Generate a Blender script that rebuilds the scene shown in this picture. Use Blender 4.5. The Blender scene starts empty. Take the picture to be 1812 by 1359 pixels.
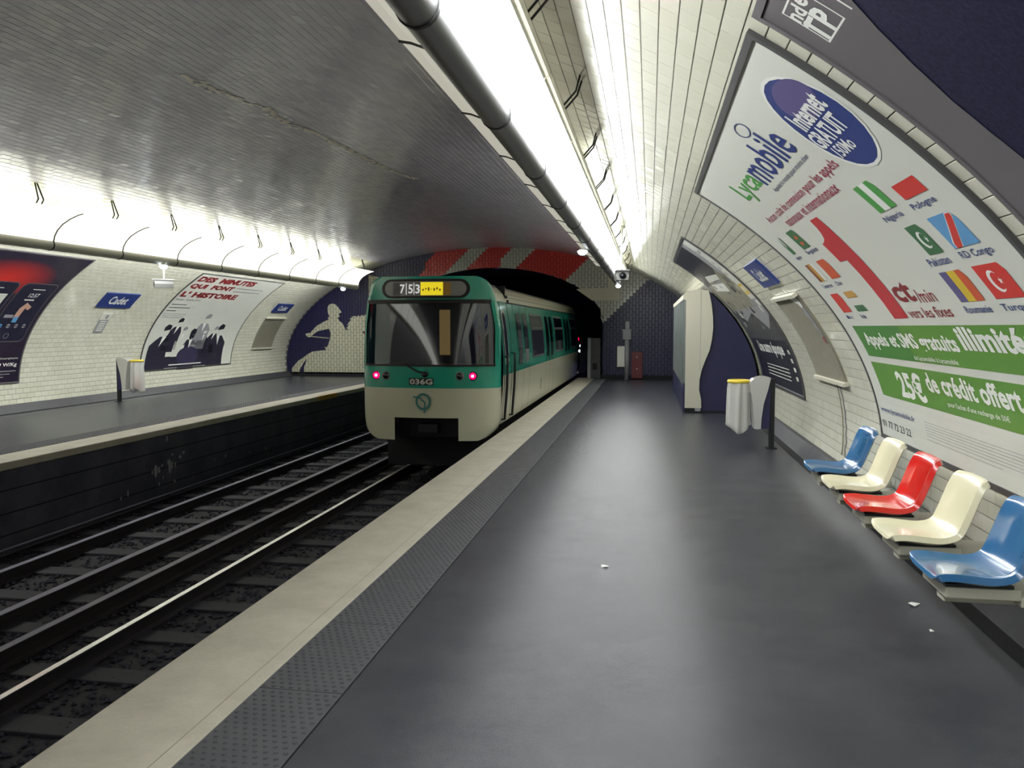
import bpy, bmesh, math, random
import numpy as np
from mathutils import Vector, Matrix
random.seed(7); np.random.seed(7)
S = bpy.context.scene
COL = S.collection
# ------------------------------------------------------------------ camera
cam_d = bpy.data.cameras.new('camera'); cam_d.sensor_width = 36; cam_d.lens = 1465 / 1812 * 36
cam = bpy.data.objects.new('camera', cam_d); COL.objects.link(cam)
cam.location = (0, 0, 1.6)
cam.rotation_euler = (math.radians(90 - 3.924), 0, math.radians(9.434))
cam_d.clip_start = .05; cam_d.clip_end = 200
S.camera = cam
# ------------------------------------------------------------------ world + exposure
w = bpy.data.worlds.new('world'); S.world = w; w.use_nodes = True
w.node_tree.nodes['Background'].inputs[0].default_value = (.25, .3, .8, 1)
w.node_tree.nodes['Background'].inputs[1].default_value = .05
S.view_settings.view_transform = 'Standard'; S.view_settings.look = 'None'
S.view_settings.exposure = 1.0; S.view_settings.gamma = 1; S.view_settings.use_curve_mapping = False
L_WALL = 15.0      # wall-side diffusers
L_UP = 11.0         # tubes above the troughs
L_SIDE = .75       # glowing track-side panels (left row)
# ------------------------------------------------------------------ materials
def mat(name, col, rough=.5, metal=0, emit=None, es=0, spec=.5, coat=0, noise=None, bump=None, trans=0, alpha=1):
    m = bpy.data.materials.new(name); m.use_nodes = True
    nt = m.node_tree; b = nt.nodes['Principled BSDF']
    c = (*col, 1)
    b.inputs['Base Color'].default_value = c; b.inputs['Roughness'].default_value = rough
    b.inputs['Metallic'].default_value = metal; b.inputs['Specular IOR Level'].default_value = spec
    if coat: b.inputs['Coat Weight'].default_value = coat; b.inputs['Coat Roughness'].default_value = .08
    if emit: b.inputs['Emission Color'].default_value = (*emit, 1); b.inputs['Emission Strength'].default_value = es
    if trans: b.inputs['Transmission Weight'].default_value = trans
    if alpha < 1: b.inputs['Alpha'].default_value = alpha
    if noise or bump:
        tc = nt.nodes.new('ShaderNodeNewGeometry')
    if noise:                     # (scale, amount, second colour[, stretch])
        mp = nt.nodes.new('ShaderNodeMapping'); nt.links.new(tc.outputs['Position'], mp.inputs['Vector'])
        if len(noise) > 3: mp.inputs['Scale'].default_value = noise[3]
        n = nt.nodes.new('ShaderNodeTexNoise'); n.inputs['Scale'].default_value = noise[0]; n.inputs['Detail'].default_value = 8
        n.inputs['Roughness'].default_value = .65
        nt.links.new(mp.outputs[0], n.inputs['Vector'])
        r = nt.nodes.new('ShaderNodeValToRGB'); r.color_ramp.elements[0].position = .5 - noise[1]; r.color_ramp.elements[1].position = .5 + noise[1]
        r.color_ramp.elements[0].color = c; r.color_ramp.elements[1].color = (*noise[2], 1)
        nt.links.new(n.outputs['Fac'], r.inputs['Fac']); nt.links.new(r.outputs[0], b.inputs['Base Color'])
    if bump:
        n = nt.nodes.new('ShaderNodeTexNoise'); n.inputs['Scale'].default_value = bump[0]; n.inputs['Detail'].default_value = 4
        nt.links.new(tc.outputs['Position'], n.inputs['Vector'])
        bp = nt.nodes.new('ShaderNodeBump'); bp.inputs['Strength'].default_value = bump[1]; bp.inputs['Distance'].default_value = .01
        nt.links.new(n.outputs['Fac'], bp.inputs['Height']); nt.links.new(bp.outputs[0], b.inputs['Normal'])
    return m
M = {}
CREAM = (.60, .595, .48)
M['tile_a'] = mat('glazed_tile', CREAM, .16)
M['tile_b'] = mat('glazed_tile_warm', (.575, .57, .455), .19)
M['tile_c'] = mat('glazed_tile_pale', (.62, .615, .505), .14)
M['grout'] = mat('grout', (.15, .145, .13), .6)
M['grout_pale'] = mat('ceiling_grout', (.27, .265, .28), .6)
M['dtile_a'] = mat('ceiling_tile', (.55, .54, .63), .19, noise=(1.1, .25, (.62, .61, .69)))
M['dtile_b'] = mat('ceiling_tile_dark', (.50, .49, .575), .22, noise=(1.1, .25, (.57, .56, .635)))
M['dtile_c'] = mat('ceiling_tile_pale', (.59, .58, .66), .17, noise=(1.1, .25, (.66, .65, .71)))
M['navy_tile'] = mat('navy_tile', (.006, .006, .042), .38, noise=(2.5, .2, (.013, .012, .058), (4, 1, .35)))
M['red_tile'] = mat('red_tile', (.58, .030, .020), .25)
M['grey_tile'] = mat('pale_end_tile', (.52, .52, .46), .3)
M['navy_panel'] = mat('navy_panel', (.010, .010, .052), .5, noise=(3, .3, (.016, .017, .065)))
M['asphalt'] = mat('asphalt', (.025, .027, .037), .27, spec=.30, noise=(2.3, .24, (.052, .054, .062)), bump=(220, .25))
M['tactile'] = mat('tactile_grey', (.052, .054, .062), .5, noise=(6, .3, (.075, .076, .08)))
M['stone'] = mat('edge_stone', (.36, .33, .265), .6, noise=(3.5, .25, (.50, .47, .38)), bump=(60, .3))
M['kerb'] = mat('kerb_face', (.36, .36, .33), .6)
M['plinth'] = mat('dark_plinth', (.035, .035, .04), .55, noise=(5, .3, (.06, .06, .065)))
M['gap'] = mat('black_gap', (.004, .004, .006), .8)
M['pit'] = mat('sooty_concrete', (.028, .028, .05), .7, noise=(1.6, .22, (.085, .083, .11)), bump=(20, .5))  # blue of the shade in the pit put into the concrete colour
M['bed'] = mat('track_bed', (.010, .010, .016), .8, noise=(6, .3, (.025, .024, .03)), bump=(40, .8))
M['ballast'] = mat('ballast', (.012, .012, .028), .75, noise=(5, .3, (.024, .024, .042)))  # bluish base stands in for the blue of the shadows
M['sleeper'] = mat('sleeper', (.024, .024, .034), .7, noise=(4, .3, (.014, .014, .024)))
M['rail'] = mat('rail_steel', (.05, .045, .05), .55, .6)
M['railtop'] = mat('polished_rail_top', (1, 1, 1), .24, 1)
M['railtop_dull'] = mat('dull_rail_top', (.24, .23, .31), .5, .0)
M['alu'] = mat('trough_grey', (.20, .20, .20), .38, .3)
M['alu_lit'] = mat('trough_grey_lit', (.50, .49, .41), .4)  # left trunk: same trough grey, painted paler as if catching light
M['cam_grey'] = mat('camera_grey', (.20, .20, .19), .4)
M['creampaint'] = mat('cream_paint', (.56, .54, .43), .42)
M['dark'] = mat('dark_metal', (.02, .02, .022), .5)
M['black'] = mat('black_rubber', (.006, .006, .008), .45)
M['white'] = mat('white_paint', (.72, .72, .66), .4)
M['diff'] = mat('lit_diffuser', (.8, .8, .75), .4, emit=(.97, .99, 1), es=L_WALL)
M['diff_side'] = mat('lit_side_panel', (.7, .7, .6), .35, emit=(1, .98, .84), es=L_SIDE)
M['diff_dim'] = mat('faint_side_panel', (.6, .58, .48), .35, emit=(1, .97, .82), es=.20)  # slight glow added so the unlit right-hand cove does not turn dark
M['tube_lamp'] = mat('fluorescent_lamp', (.9, .9, .9), .4, emit=(.97, 1, .96), es=L_UP)
M['globe'] = mat('lit_globe', (.8, .85, .9), .2, emit=(.85, .95, 1), es=3.5)
# print colours
for n, c in dict(paper=(.60, .61, .54), blue=(.012, .032, .17), navyink=(.012, .015, .09), red=(.47, .012, .02), pinkred=(.30, .02, .06),
                 green=(.09, .25, .02), green2=(.045, .20, .018), lgreen=(.06, .30, .05), dkgreen=(.03, .13, .04), white=(.72, .73, .68), grey=(.27, .27, .28),
                 frame=(.055, .055, .055), orange=(.55, .08, .02), yellow=(.62, .45, .02), sky=(.10, .30, .55), brown=(.20, .06, .01),
                 flagred=(.58, .025, .015), violet=(.09, .07, .20), ink=(.01, .01, .02), gold=(.5, .27, .05), dred=(.22, .008, .01), cream=(.62, .58, .45),
                 tan=(.22, .205, .145), phone=(.01, .01, .03), skin=(.5, .3, .22), swoosh=(.115, .105, .11), suit=(.02, .018, .035), dsuit=(.035, .03, .07)).items():
    M['p_' + n] = mat('print_' + n, c, .38)
M['p_board'] = mat('worn_board', (.17, .16, .12), .7, noise=(9, .3, (.24, .225, .165)))
M['p_star'] = mat('night_print', (.004, .004, .022), .6, spec=.2, noise=(60, .12, (.016, .016, .045)))
M['p_grad'] = mat('purple_print', (.012, .008, .022), .3, noise=(1.2, .3, (.022, .012, .03)))
M['t_teal'] = mat('train_green', (.014, .36, .25), .22, coat=.4)
M['t_cream'] = mat('train_cream', (.62, .61, .46), .3, coat=.3)
M['t_roof'] = mat('train_roof', (.10, .10, .09), .7, noise=(14, .3, (.16, .15, .13)))
M['t_glass'] = mat('train_glass', (.01, .012, .02), .06, spec=.9)
M['t_under'] = mat('train_underframe', (.006, .006, .010), .6)
M['t_inside'] = mat('train_interior_lit', (.4, .28, .1), .5, emit=(1, .66, .22), es=.11)
M['t_tail'] = mat('tail_lamp', (.8, .02, .06), .2, emit=(1, .0, .035), es=3.5)
M['t_tailc'] = mat('tail_lamp_core', (1, .6, .6), .2, emit=(1, .45, .5), es=5)
M['t_yellow'] = mat('destination_yellow', (.7, .55, .02), .4, emit=(.9, .72, .02), es=.35)
M['t_sign'] = mat('sign_glass', (.26, .26, .25), .25)
M['t_digit'] = mat('sign_digit', (.8, .8, .78), .4, emit=(1, 1, 1), es=.25)
M['seat_blue'] = mat('seat_blue', (.030, .125, .28), .16, coat=.7)
M['seat_white'] = mat('seat_cream', (.67, .63, .44), .22, coat=.3)
M['seat_red'] = mat('seat_red', (.62, .012, .008), .16, coat=.6)
M['bracket'] = mat('bracket_cream', (.42, .41, .33), .45)
M['steel'] = mat('brushed_steel', (.62, .62, .60), .32, .7)
M['yellow_ring'] = mat('yellow_ring', (.68, .52, .05), .4)
M['bag'] = mat('clear_bag', (.62, .62, .58), .25, alpha=.62)
M['litter_orange'] = mat('orange_rubbish', (.45, .13, .05), .6)
M['cab_side'] = mat('ribbed_metal', (.16, .18, .17), .35, .2)
M['red_box'] = mat('dull_red_box', (.12, .012, .018), .5)
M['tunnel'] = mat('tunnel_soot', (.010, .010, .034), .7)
M['wall_glow'] = mat('lit_tunnel_wall', (.8, .5, .3), .5, emit=(1, .55, .3), es=1.1)
M['tunnel_white'] = mat('tunnel_lamp_white', (.8, .9, 1), .5, emit=(.85, .95, 1), es=3)
M['calcite'] = mat('calcite_crust', (.85, .83, .80), .35, noise=(5, .2, (.78, .66, .46)))
M['paper'] = mat('paper_scrap', (.7, .7, .66), .6)
# ------------------------------------------------------------------ object helpers
def link(o, parent=None, **kw):
    COL.objects.link(o)
    if parent is not None: o.parent = parent
    for k, v in kw.items(): o[k] = v
    return o
def thing(name, label, cat, loc=(0, 0, 0), group=None, rz=0):
    o = bpy.data.objects.new(name, None); o.empty_display_size = .1; link(o)
    o.location = loc; o.rotation_euler = (0, 0, rz); o['label'] = label; o['category'] = cat
    if group: o['group'] = group
    return o
def tag(o, label, cat, group=None):
    o['label'] = label; o['category'] = cat
    if group: o['group'] = group
    return o
class MB:
    def __init__(s): s.v = []; s.f = []; s.m = []; s.mats = []; s.sm = []
    def mi(s, m):
        if m not in s.mats: s.mats.append(m)
        return s.mats.index(m)
    def add(s, vs, fs, m, smooth=False):
        k = len(s.v); s.v += [tuple(p) for p in vs]; i = s.mi(m)
        for f in fs: s.f.append(tuple(a + k for a in f)); s.m.append(i); s.sm.append(smooth)
        return s
    def box(s, x0, x1, y0, y1, z0, z1, m, bev=0):
        if bev:
            b = min(bev, (x1 - x0) * .45, (y1 - y0) * .45, (z1 - z0) * .45)
            bm = bmesh.new(); bmesh.ops.create_cube(bm, size=1)
            for v in bm.verts: v.co = Vector((x0 + (v.co.x + .5) * (x1 - x0), y0 + (v.co.y + .5) * (y1 - y0), z0 + (v.co.z + .5) * (z1 - z0)))
            bmesh.ops.bevel(bm, geom=bm.edges[:], offset=b, segments=2, affect='EDGES', profile=.5)
            return s.frombm(bm, m)
        v = [(x, y, z) for x in (x0, x1) for y in (y0, y1) for z in (z0, z1)]
        return s.add(v, [(0, 1, 3, 2), (4, 6, 7, 5), (0, 4, 5, 1), (2, 3, 7, 6), (0, 2, 6, 4), (1, 5, 7, 3)], m)
    def frombm(s, bm, m, smooth=False):
        bm.verts.index_update()
        s.add([v.co[:] for v in bm.verts], [[v.index for v in f.verts] for f in bm.faces], m, smooth); bm.free(); return s
    def tube(s, pts, r, m, n=10, cap=True, smooth=True):
        pts = [Vector(p) for p in pts]; rs = r if isinstance(r, (list, tuple)) else [r] * len(pts)
        vs = []; prev = None
        for i, p in enumerate(pts):
            d = (pts[min(i + 1, len(pts) - 1)] - pts[max(i - 1, 0)]).normalized()
            a = Vector((0, 0, 1)) if abs(d.z) < .9 else Vector((1, 0, 0))
            if prev is not None: a = prev
            e = (a - d * a.dot(d)).normalized(); prev = e; g = d.cross(e)
            vs += [p + (e * math.cos(t) + g * math.sin(t)) * rs[i] for t in [2 * math.pi * j / n for j in range(n)]]
        fs = [(i * n + j, i * n + (j + 1) % n, (i + 1) * n + (j + 1) % n, (i + 1) * n + j) for i in range(len(pts) - 1) for j in range(n)]
        if cap: fs += [tuple(range(n))[::-1], tuple((len(pts) - 1) * n + j for j in range(n))]
        return s.add(vs, fs, m, smooth)
    def prism(s, prof, y0, y1, m, axis='y', smooth=False, caps=True):
        """prof: closed list of 2-d points, swept along an axis"""
        n = len(prof)
        P = {'y': lambda a, b, t: (a, t, b), 'x': lambda a, b, t: (t, a, b), 'z': lambda a, b, t: (a, b, t)}[axis]
        vs = [P(a, b, y0) for a, b in prof] + [P(a, b, y1) for a, b in prof]
        fs = [(i, (i + 1) % n, n + (i + 1) % n, n + i) for i in range(n)]
        s.add(vs, fs, m, smooth)
        if caps: s.add(vs, [tuple(range(n))[::-1], tuple(range(n, 2 * n))], m)
        return s
    def sheet(s, prof, y0, y1, m, th=.01, smooth=True):
        """open profile in x-z thickened, swept along y"""
        pr = [Vector(p) for p in prof]; nn = []
        for i in range(len(pr)):
            d = (pr[min(i + 1, len(pr) - 1)] - pr[max(i - 1, 0)]).normalized(); nn.append(Vector((-d.y, d.x)))
        back = [p + q * th for p, q in zip(pr, nn)]
        return s.prism([tuple(p) for p in pr] + [tuple(p) for p in back[::-1]], y0, y1, m, smooth=False)
    def build(s, name, parent=None, **kw):
        me = bpy.data.meshes.new(name); me.from_pydata(s.v, [], s.f)
        for m in s.mats: me.materials.append(M[m] if isinstance(m, str) else m)
        me.polygons.foreach_set('material_index', s.m); me.polygons.foreach_set('use_smooth', s.sm)
        bm = bmesh.new(); bm.from_mesh(me); bmesh.ops.recalc_face_normals(bm, faces=bm.faces); bm.to_mesh(me); bm.free()
        me.update()
        return link(bpy.data.objects.new(name, me), parent, **kw)
STR = dict(kind='structure')
# ------------------------------------------------------------------ the vault: x-z ellipse, arc length s
XC, A, B, Z0 = -4.9, 6.94, 3.65, .45
TH = np.linspace(-.2, math.pi + .2, 6000)
PX, PZ = XC + A * np.cos(TH), Z0 + B * np.sin(TH)
SS = np.concatenate([[0], np.cumsum(np.hypot(np.diff(PX), np.diff(PZ)))]); SS -= np.interp(0, TH, SS)
STOT = float(np.interp(math.pi, TH, SS))
def frame(s):
    th = np.interp(s, SS, TH)
    x, z = XC + A * np.cos(th), Z0 + B * np.sin(th)
    nx, nz = -np.cos(th) / A, -np.sin(th) / B; l = np.hypot(nx, nz)
    return x, z, nx / l, nz / l           # position and inward normal
def surfR(off=.0):                       # right wall, u = Y, v = s
    def f(u, v, o=0.):
        x, z, nx, nz = frame(v); d = off + o
        return (float(x + nx * d), u, float(z + nz * d))
    return f
def surfL(off=.0):
    g = surfR(off)
    return lambda u, v, o=0.: g(u, STOT - v, o)
def arc(s0, s1, y0, y1, off, m, name, parent, n=60, ny=1, **kw):
    mb = MB(); vs = []
    for i in range(n + 1):
        x, z, nx, nz = frame(s0 + (s1 - s0) * i / n)
        for j in range(ny + 1): vs.append((float(x + nx * off), y0 + (y1 - y0) * j / ny, float(z + nz * off)))
    k = ny + 1
    mb.add(vs, [(i * k + j, i * k + j + 1, (i + 1) * k + j + 1, (i + 1) * k + j) for i in range(n) for j in range(ny)], m, True)
    return mb.build(name, parent, **kw)
YB, YE = -42.0, 25.8                      # station back and end wall
S_LO = -.32; PS = .098; SR = 51 * PS; SL_ = PS * round((STOT - SR) / PS)
# grout shells are the walls; a thick outer shell closes them
def shell(name, s0, s1, gm='grout'):
    mb = MB(); n = 60; vs = []
    for i in range(n + 1):
        x, z, nx, nz = frame(s0 + (s1 - s0) * i / n)
        for y in (YB, YE + .3):
            vs.append((float(x), y, float(z))); vs.append((float(x - nx * .25), y, float(z - nz * .25)))
    fs = []
    for i in range(n):
        a = i * 4; b = a + 4
        fs += [(a, a + 2, b + 2, b), (a + 1, b + 1, b + 3, a + 3), (a, b, b + 1, a + 1), (a + 2, a + 3, b + 3, b + 2)]
    fs += [(0, 1, 3, 2), (n * 4, n * 4 + 2, n * 4 + 3, n * 4 + 1)]
    mb.add(vs, fs, gm)
    return mb.build(name, None, **STR)
wall_right = shell('wall_right', S_LO, SR)
ceiling = shell('ceiling', SR, SL_, 'grout_pale')
wall_left = shell('wall_left', SL_, STOT - S_LO)
PS, PY = .098, .190                     # tile pitch along the arc and along Y
HS, HY = PS / 2 - .0022, PY / 2 - .0013; TT = .004; BV = .0022
def tile_mesh(name, m):
    v = [(-HY, -HS, 0), (HY, -HS, 0), (HY, HS, 0), (-HY, HS, 0), (-HY + BV, -HS + BV, TT), (HY - BV, -HS + BV, TT), (HY - BV, HS - BV, TT), (-HY + BV, HS - BV, TT)]
    me = bpy.data.meshes.new(name); me.from_pydata(v, [], [(4, 5, 6, 7), (0, 1, 5, 4), (1, 2, 6, 5), (2, 3, 7, 6), (3, 0, 4, 7)])
    me.materials.append(M[m]); return me
fwd = Vector((-math.sin(math.radians(9.434)) * math.cos(math.radians(3.924)), math.cos(math.radians(9.434)) * math.cos(math.radians(3.924)), -math.sin(math.radians(3.924))))
rgt = Vector((math.cos(math.radians(9.434)), math.sin(math.radians(9.434)), 0)); upv = rgt.cross(fwd)
def inview(p):
    v = Vector(p) - Vector((0, 0, 1.6)); c = v.dot(fwd)
    if c < .3: return None
    a, b = v.dot(rgt) / c, v.dot(upv) / c
    return (a, b, c) if abs(a) < .64 and abs(b) < .48 else None
def tiles(parent, s0, s1, y0, y1, mats, single, skip=()):
    r0, r1 = math.ceil(s0 / PS - 1e-6), math.floor(s1 / PS + 1e-6)
    rows = np.arange(r0, r1)
    sc = (rows + .5) * PS
    ny = int((y1 - y0) / PY)
    cand = []; S_, Y_ = [], []
    for r, s in zip(rows, sc):
        o = (r % 2) * PY / 2
        ys = y0 + PY * (np.arange(ny) + .5) + o; ys = ys[ys < y1 - PY / 2 + .001]
        S_.append(np.full(len(ys), s)); Y_.append(ys)
    s_ = np.concatenate(S_); y_ = np.concatenate(Y_)
    x, z, nx, nz = frame(s_)
    keep = np.ones(len(s_), bool)
    if single:
        sc_ = []
        for i in range(len(s_)):
            if any(a < y_[i] < b and c < s_[i] < d for a, b, c, d in skip): continue
            q = inview((x[i], y_[i], z[i]))
            if q: sc_.append((((x[i]) ** 2 + y_[i] ** 2 + (z[i] - 1.6) ** 2) , i))
        sc_.sort(); pick = [i for _, i in sc_[:single]]
        tm = [tile_mesh('tile', m) for m in mats]
        for i in pick:
            keep[i] = False
            n = Vector((float(nx[i]), 0, float(nz[i]))); yv = Vector((0, 1, 0)); t = n.cross(yv)
            mt = Matrix(((yv.x, t.x, n.x), (yv.y, t.y, n.y), (yv.z, t.z, n.z))) @ Matrix.Rotation(random.gauss(0, .006), 3, 'X') @ Matrix.Rotation(random.gauss(0, .005), 3, 'Y')
            o = bpy.data.objects.new('tile', random.choice(tm)); o.matrix_world = Matrix.Translation((float(x[i]), float(y_[i]), float(z[i]))) @ mt.to_4x4()
            link(o, parent)
    s_, y_, x, z, nx, nz = [q[keep] for q in (s_, y_, x, z, nx, nz)]
    n = len(s_); tx, tz = nz, -nx
    # 8 vertices per tile
    dy = np.array([-HY, HY, HY, -HY, -HY + BV, HY - BV, HY - BV, -HY + BV]); ds = np.array([-HS, -HS, HS, HS, -HS + BV, -HS + BV, HS - BV, HS - BV])
    h = np.array([-.003] * 4 + [TT] * 4)
    ja = np.random.normal(0, .010, n)[:, None]; jb = np.random.normal(0, .007, n)[:, None]
    hh = h[None] + ja * ds[None] * (h > 0) + jb * dy[None] * (h > 0)
    V = np.stack([x[:, None] + tx[:, None] * ds[None] + nx[:, None] * hh, y_[:, None] + dy[None] + 0 * hh, z[:, None] + tz[:, None] * ds[None] + nz[:, None] * hh], -1).reshape(-1, 3)
    F0 = np.array([(4, 5, 6, 7), (0, 1, 5, 4), (1, 2, 6, 5), (2, 3, 7, 6), (3, 0, 4, 7)])
    F = (F0[None] + (np.arange(n) * 8)[:, None, None]).reshape(-1, 4)
    me = bpy.data.meshes.new('tiling')
    me.vertices.add(len(V)); me.vertices.foreach_set('co', V.ravel().astype(np.float32))
    me.loops.add(F.size); me.loops.foreach_set('vertex_index', F.ravel().astype(np.int32))
    me.polygons.add(len(F)); me.polygons.foreach_set('loop_start', (np.arange(len(F)) * 4).astype(np.int32)); me.polygons.foreach_set('loop_total', np.full(len(F), 4, np.int32))
    for m in mats: me.materials.append(M[m])
    me.polygons.foreach_set('material_index', np.repeat(np.random.randint(0, len(mats), n), 5).astype(np.int32))
    me.polygons.foreach_set('use_smooth', np.zeros(len(F), bool)); me.update(calc_edges=True); me.validate(); me.shade_flat()
    # normals must face inwards
    p = me.polygons[0]; c = p.center; xx, zz, nnx, nnz = frame(s_[0])
    if p.normal.x * nnx + p.normal.z * nnz < 0: me.flip_normals()
    link(bpy.data.objects.new('tiling', me), parent, kind='stuff')
tiles(wall_right, S_LO, SR, -7.0, YE, ['tile_a', 'tile_b', 'tile_c'], 300, skip=[(3.6, 7.6, .2, 2.98), (-.7, 3.36, .2, 3.0), (11.2, 15.4, .2, 3.02)])
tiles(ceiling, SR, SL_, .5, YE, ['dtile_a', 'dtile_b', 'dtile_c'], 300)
tiles(wall_left, SL_, STOT - S_LO, 4, YE, ['tile_a', 'tile_b', 'tile_c'], 0)
# cable down from the worn notice board, near wall
mb = MB(); gw = surfR(.012); mb.tube([gw(9.02 + .03 * math.sin(3 * i), .58 - .078 * i) for i in range(11)], .007, 'p_grey', 6); mb.tube([gw(9.15, .58 - .078 * i) for i in range(11)], .005, 'p_tan', 6); mb.build('cable_conduit', wall_right)
# ------------------------------------------------------------------ platforms, pit
EDR, EDL = -2.25, -7.52
ZB = -1.1
YT = 60
mb = MB(); mb.prism([(EDR - 0 + .10, ZB), (2.2, ZB), (2.2, -.3), (1.86, -.02), (1.86, 0), (-1.30, 0), (-1.30, -.02), (EDR + .10, -.02)], YB, YE + .6, 'asphalt')
platform_right = mb.build('floor', None, **STR)
mb = MB(); mb.box(EDR, -1.70, YB, YE + .55, -.095, .002, 'stone', .012); mb.build('platform_edging', platform_right, label='pale stone edging strip')
mb = MB(); mb.box(-1.784, -1.781, YB, YE, .002, .0030, 'p_tan'); mb.build('edging_groove', platform_right)
mb = MB(); mb.prism([(-13.4, ZB), (EDL - .10, ZB), (EDL - .10, -.02), (-8.02, -.02), (-8.02, 0), (-11.66, 0), (-11.66, -.02), (-13.4, -.3)], YB, YE + .6, 'asphalt')
platform_left = mb.build('floor.001', None, **STR)
mb = MB(); mb.box(-8.02, EDL, YB, YE + .55, -.095, .002, 'stone', .012); mb.build('platform_edging', platform_left, label='pale stone edging strip')
mb = MB(); mb.box(EDL - .08, EDL + .004, 18.0, 19.2, -.10, .0035, 'gold_'.replace('gold_', 'tan_patch') if False else 'p_gold'); o = mb.build('repair_patch', platform_left, label='ochre repair patch in the edging')
# tactile slabs with studs
def tactile(parent, x0, x1, ya, yb, first, pitch=.832):
    y = ya; k = 0
    cols = int((x1 - x0) / .041)
    # one shared slab mesh + stud sheet
    mb = MB(); mb.box(x0 + .002, x1 - .002, .003, pitch - .003, -.012, .002, 'tactile'); sl = None
    sm = MB(); q = .9
    for i in range(int(pitch / .041)):
        for j in range(cols):
            cx = x0 + .022 + (j + .5 * (i % 2)) * .041; cy = .022 + i * .041
            if cx > x1 - .014: continue
            vs = [(cx + .0125 * math.cos(t), cy + .0125 * math.sin(t), .002) for t in [math.pi / 3 * a for a in range(6)]] + [(cx + .008 * math.cos(t), cy + .008 * math.sin(t), .0075) for t in [math.pi / 3 * a for a in range(6)]]
            sm.add(vs, [(a, (a + 1) % 6, 6 + (a + 1) % 6, 6 + a) for a in range(6)] + [tuple(range(6, 12))], 'tactile')
    while y < yb:
        if sl is None:
            sl = mb.build('tactile_slab', parent); st = sm.build('studs', sl, kind='stuff'); sl.location.y = y
        else:
            a = sl.copy(); link(a, parent); a.location.y = y; b = st.copy(); link(b, a)
        y += pitch
tactile(platform_right, -1.70, -1.305, .02, 25.5, 0)
tactile(platform_left, -8.42, -8.03, 8.0, 25.3, 0)
# wall foot: gutter gap + sloped dark plinth
def plinth(side):
    f = (lambda x: x) if side > 0 else (lambda x: 2 * XC - x)
    mb = MB(); pr = [(f(1.86), .012), (f(1.96), .155), (f(2.06), .155), (f(2.06), -.05), (f(1.80), -.05)]
    mb.prism(pr, YB, YE, 'plinth'); o = mb.build('baseboard_right' if side > 0 else 'baseboard_left', None, **STR)
    mb = MB(); x0, x1 = sorted((f(1.75), f(1.862))); mb.box(x0, x1, YB, YE, -.03, .004, 'gap'); mb.build('gutter', o)
plinth(1); plinth(-1)
# pit
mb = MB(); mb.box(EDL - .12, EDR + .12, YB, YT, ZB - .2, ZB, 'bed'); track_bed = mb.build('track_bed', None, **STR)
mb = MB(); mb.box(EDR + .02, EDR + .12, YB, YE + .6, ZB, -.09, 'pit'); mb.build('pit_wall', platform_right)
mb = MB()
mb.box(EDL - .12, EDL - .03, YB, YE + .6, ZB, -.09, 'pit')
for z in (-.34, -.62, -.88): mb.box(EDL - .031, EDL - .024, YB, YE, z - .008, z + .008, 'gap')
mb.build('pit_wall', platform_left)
mb = MB()
rr = random.Random(3)
for k in range(26):                       # pale splashes on the left pit wall
    y = rr.gauss(12.0, .35) if k < 16 else rr.uniform(8.5, 19); z = rr.uniform(-.9, -.15); a = rr.uniform(.008, .028) * (2.4 if k < 7 else 1); h = a * rr.uniform(.8, 3.2)
    vs = [(EDL - .0235, y + a * math.cos(t) * rr.uniform(.6, 1.2), z + h * math.sin(t) * rr.uniform(.6, 1.2)) for t in [2 * math.pi * i / 9 for i in range(9)]]
    mb.add(vs, [tuple(range(9))], 'p_grey')
mb.build('splash_stain', platform_left, kind='stuff')
# ballast stones in the bed
mb_v, mb_f = [], []
base = [(1, 0, 0), (-1, 0, 0), (0, 1, 0), (0, -1, 0), (0, 0, 1), (0, 0, -1)]
bf = [(0, 2, 4), (2, 1, 4), (1, 3, 4), (3, 0, 4), (2, 0, 5), (1, 2, 5), (3, 1, 5), (0, 3, 5)]
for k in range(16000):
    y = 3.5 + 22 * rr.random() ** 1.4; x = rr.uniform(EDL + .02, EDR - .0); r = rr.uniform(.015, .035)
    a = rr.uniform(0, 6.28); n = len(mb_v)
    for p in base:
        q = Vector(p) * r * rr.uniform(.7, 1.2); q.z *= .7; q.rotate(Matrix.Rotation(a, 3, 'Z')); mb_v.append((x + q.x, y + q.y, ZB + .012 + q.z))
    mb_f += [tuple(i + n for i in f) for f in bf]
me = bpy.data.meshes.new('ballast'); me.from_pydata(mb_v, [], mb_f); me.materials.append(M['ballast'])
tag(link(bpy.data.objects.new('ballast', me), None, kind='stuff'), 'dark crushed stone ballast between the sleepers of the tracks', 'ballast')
# sleepers
def sleeper(x0, x1, y):
    mb = MB(); mb.box(x0, x1, -.12, .12, ZB - .02, ZB + .030, 'sleeper', .01); return mb.build('railway_sleeper')
sl = None
for (xa, xb, lab, grp) in ((-4.85, -2.45, 'dark sleeper under the near track beside the stone platform edge', 'sleepers of the near track'), (-7.35, -5.15, 'dark sleeper under the far track beside the opposite pit wall', 'sleepers of the far track')):
    p = None
    for k in range(22):
        y = 4.82 + .8 * k
        if p is None: p = sleeper(xa, xb, y); o = p
        else: o = p.copy(); link(o)
        o.location.y = y; tag(o, lab, 'sleeper', grp)
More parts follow.
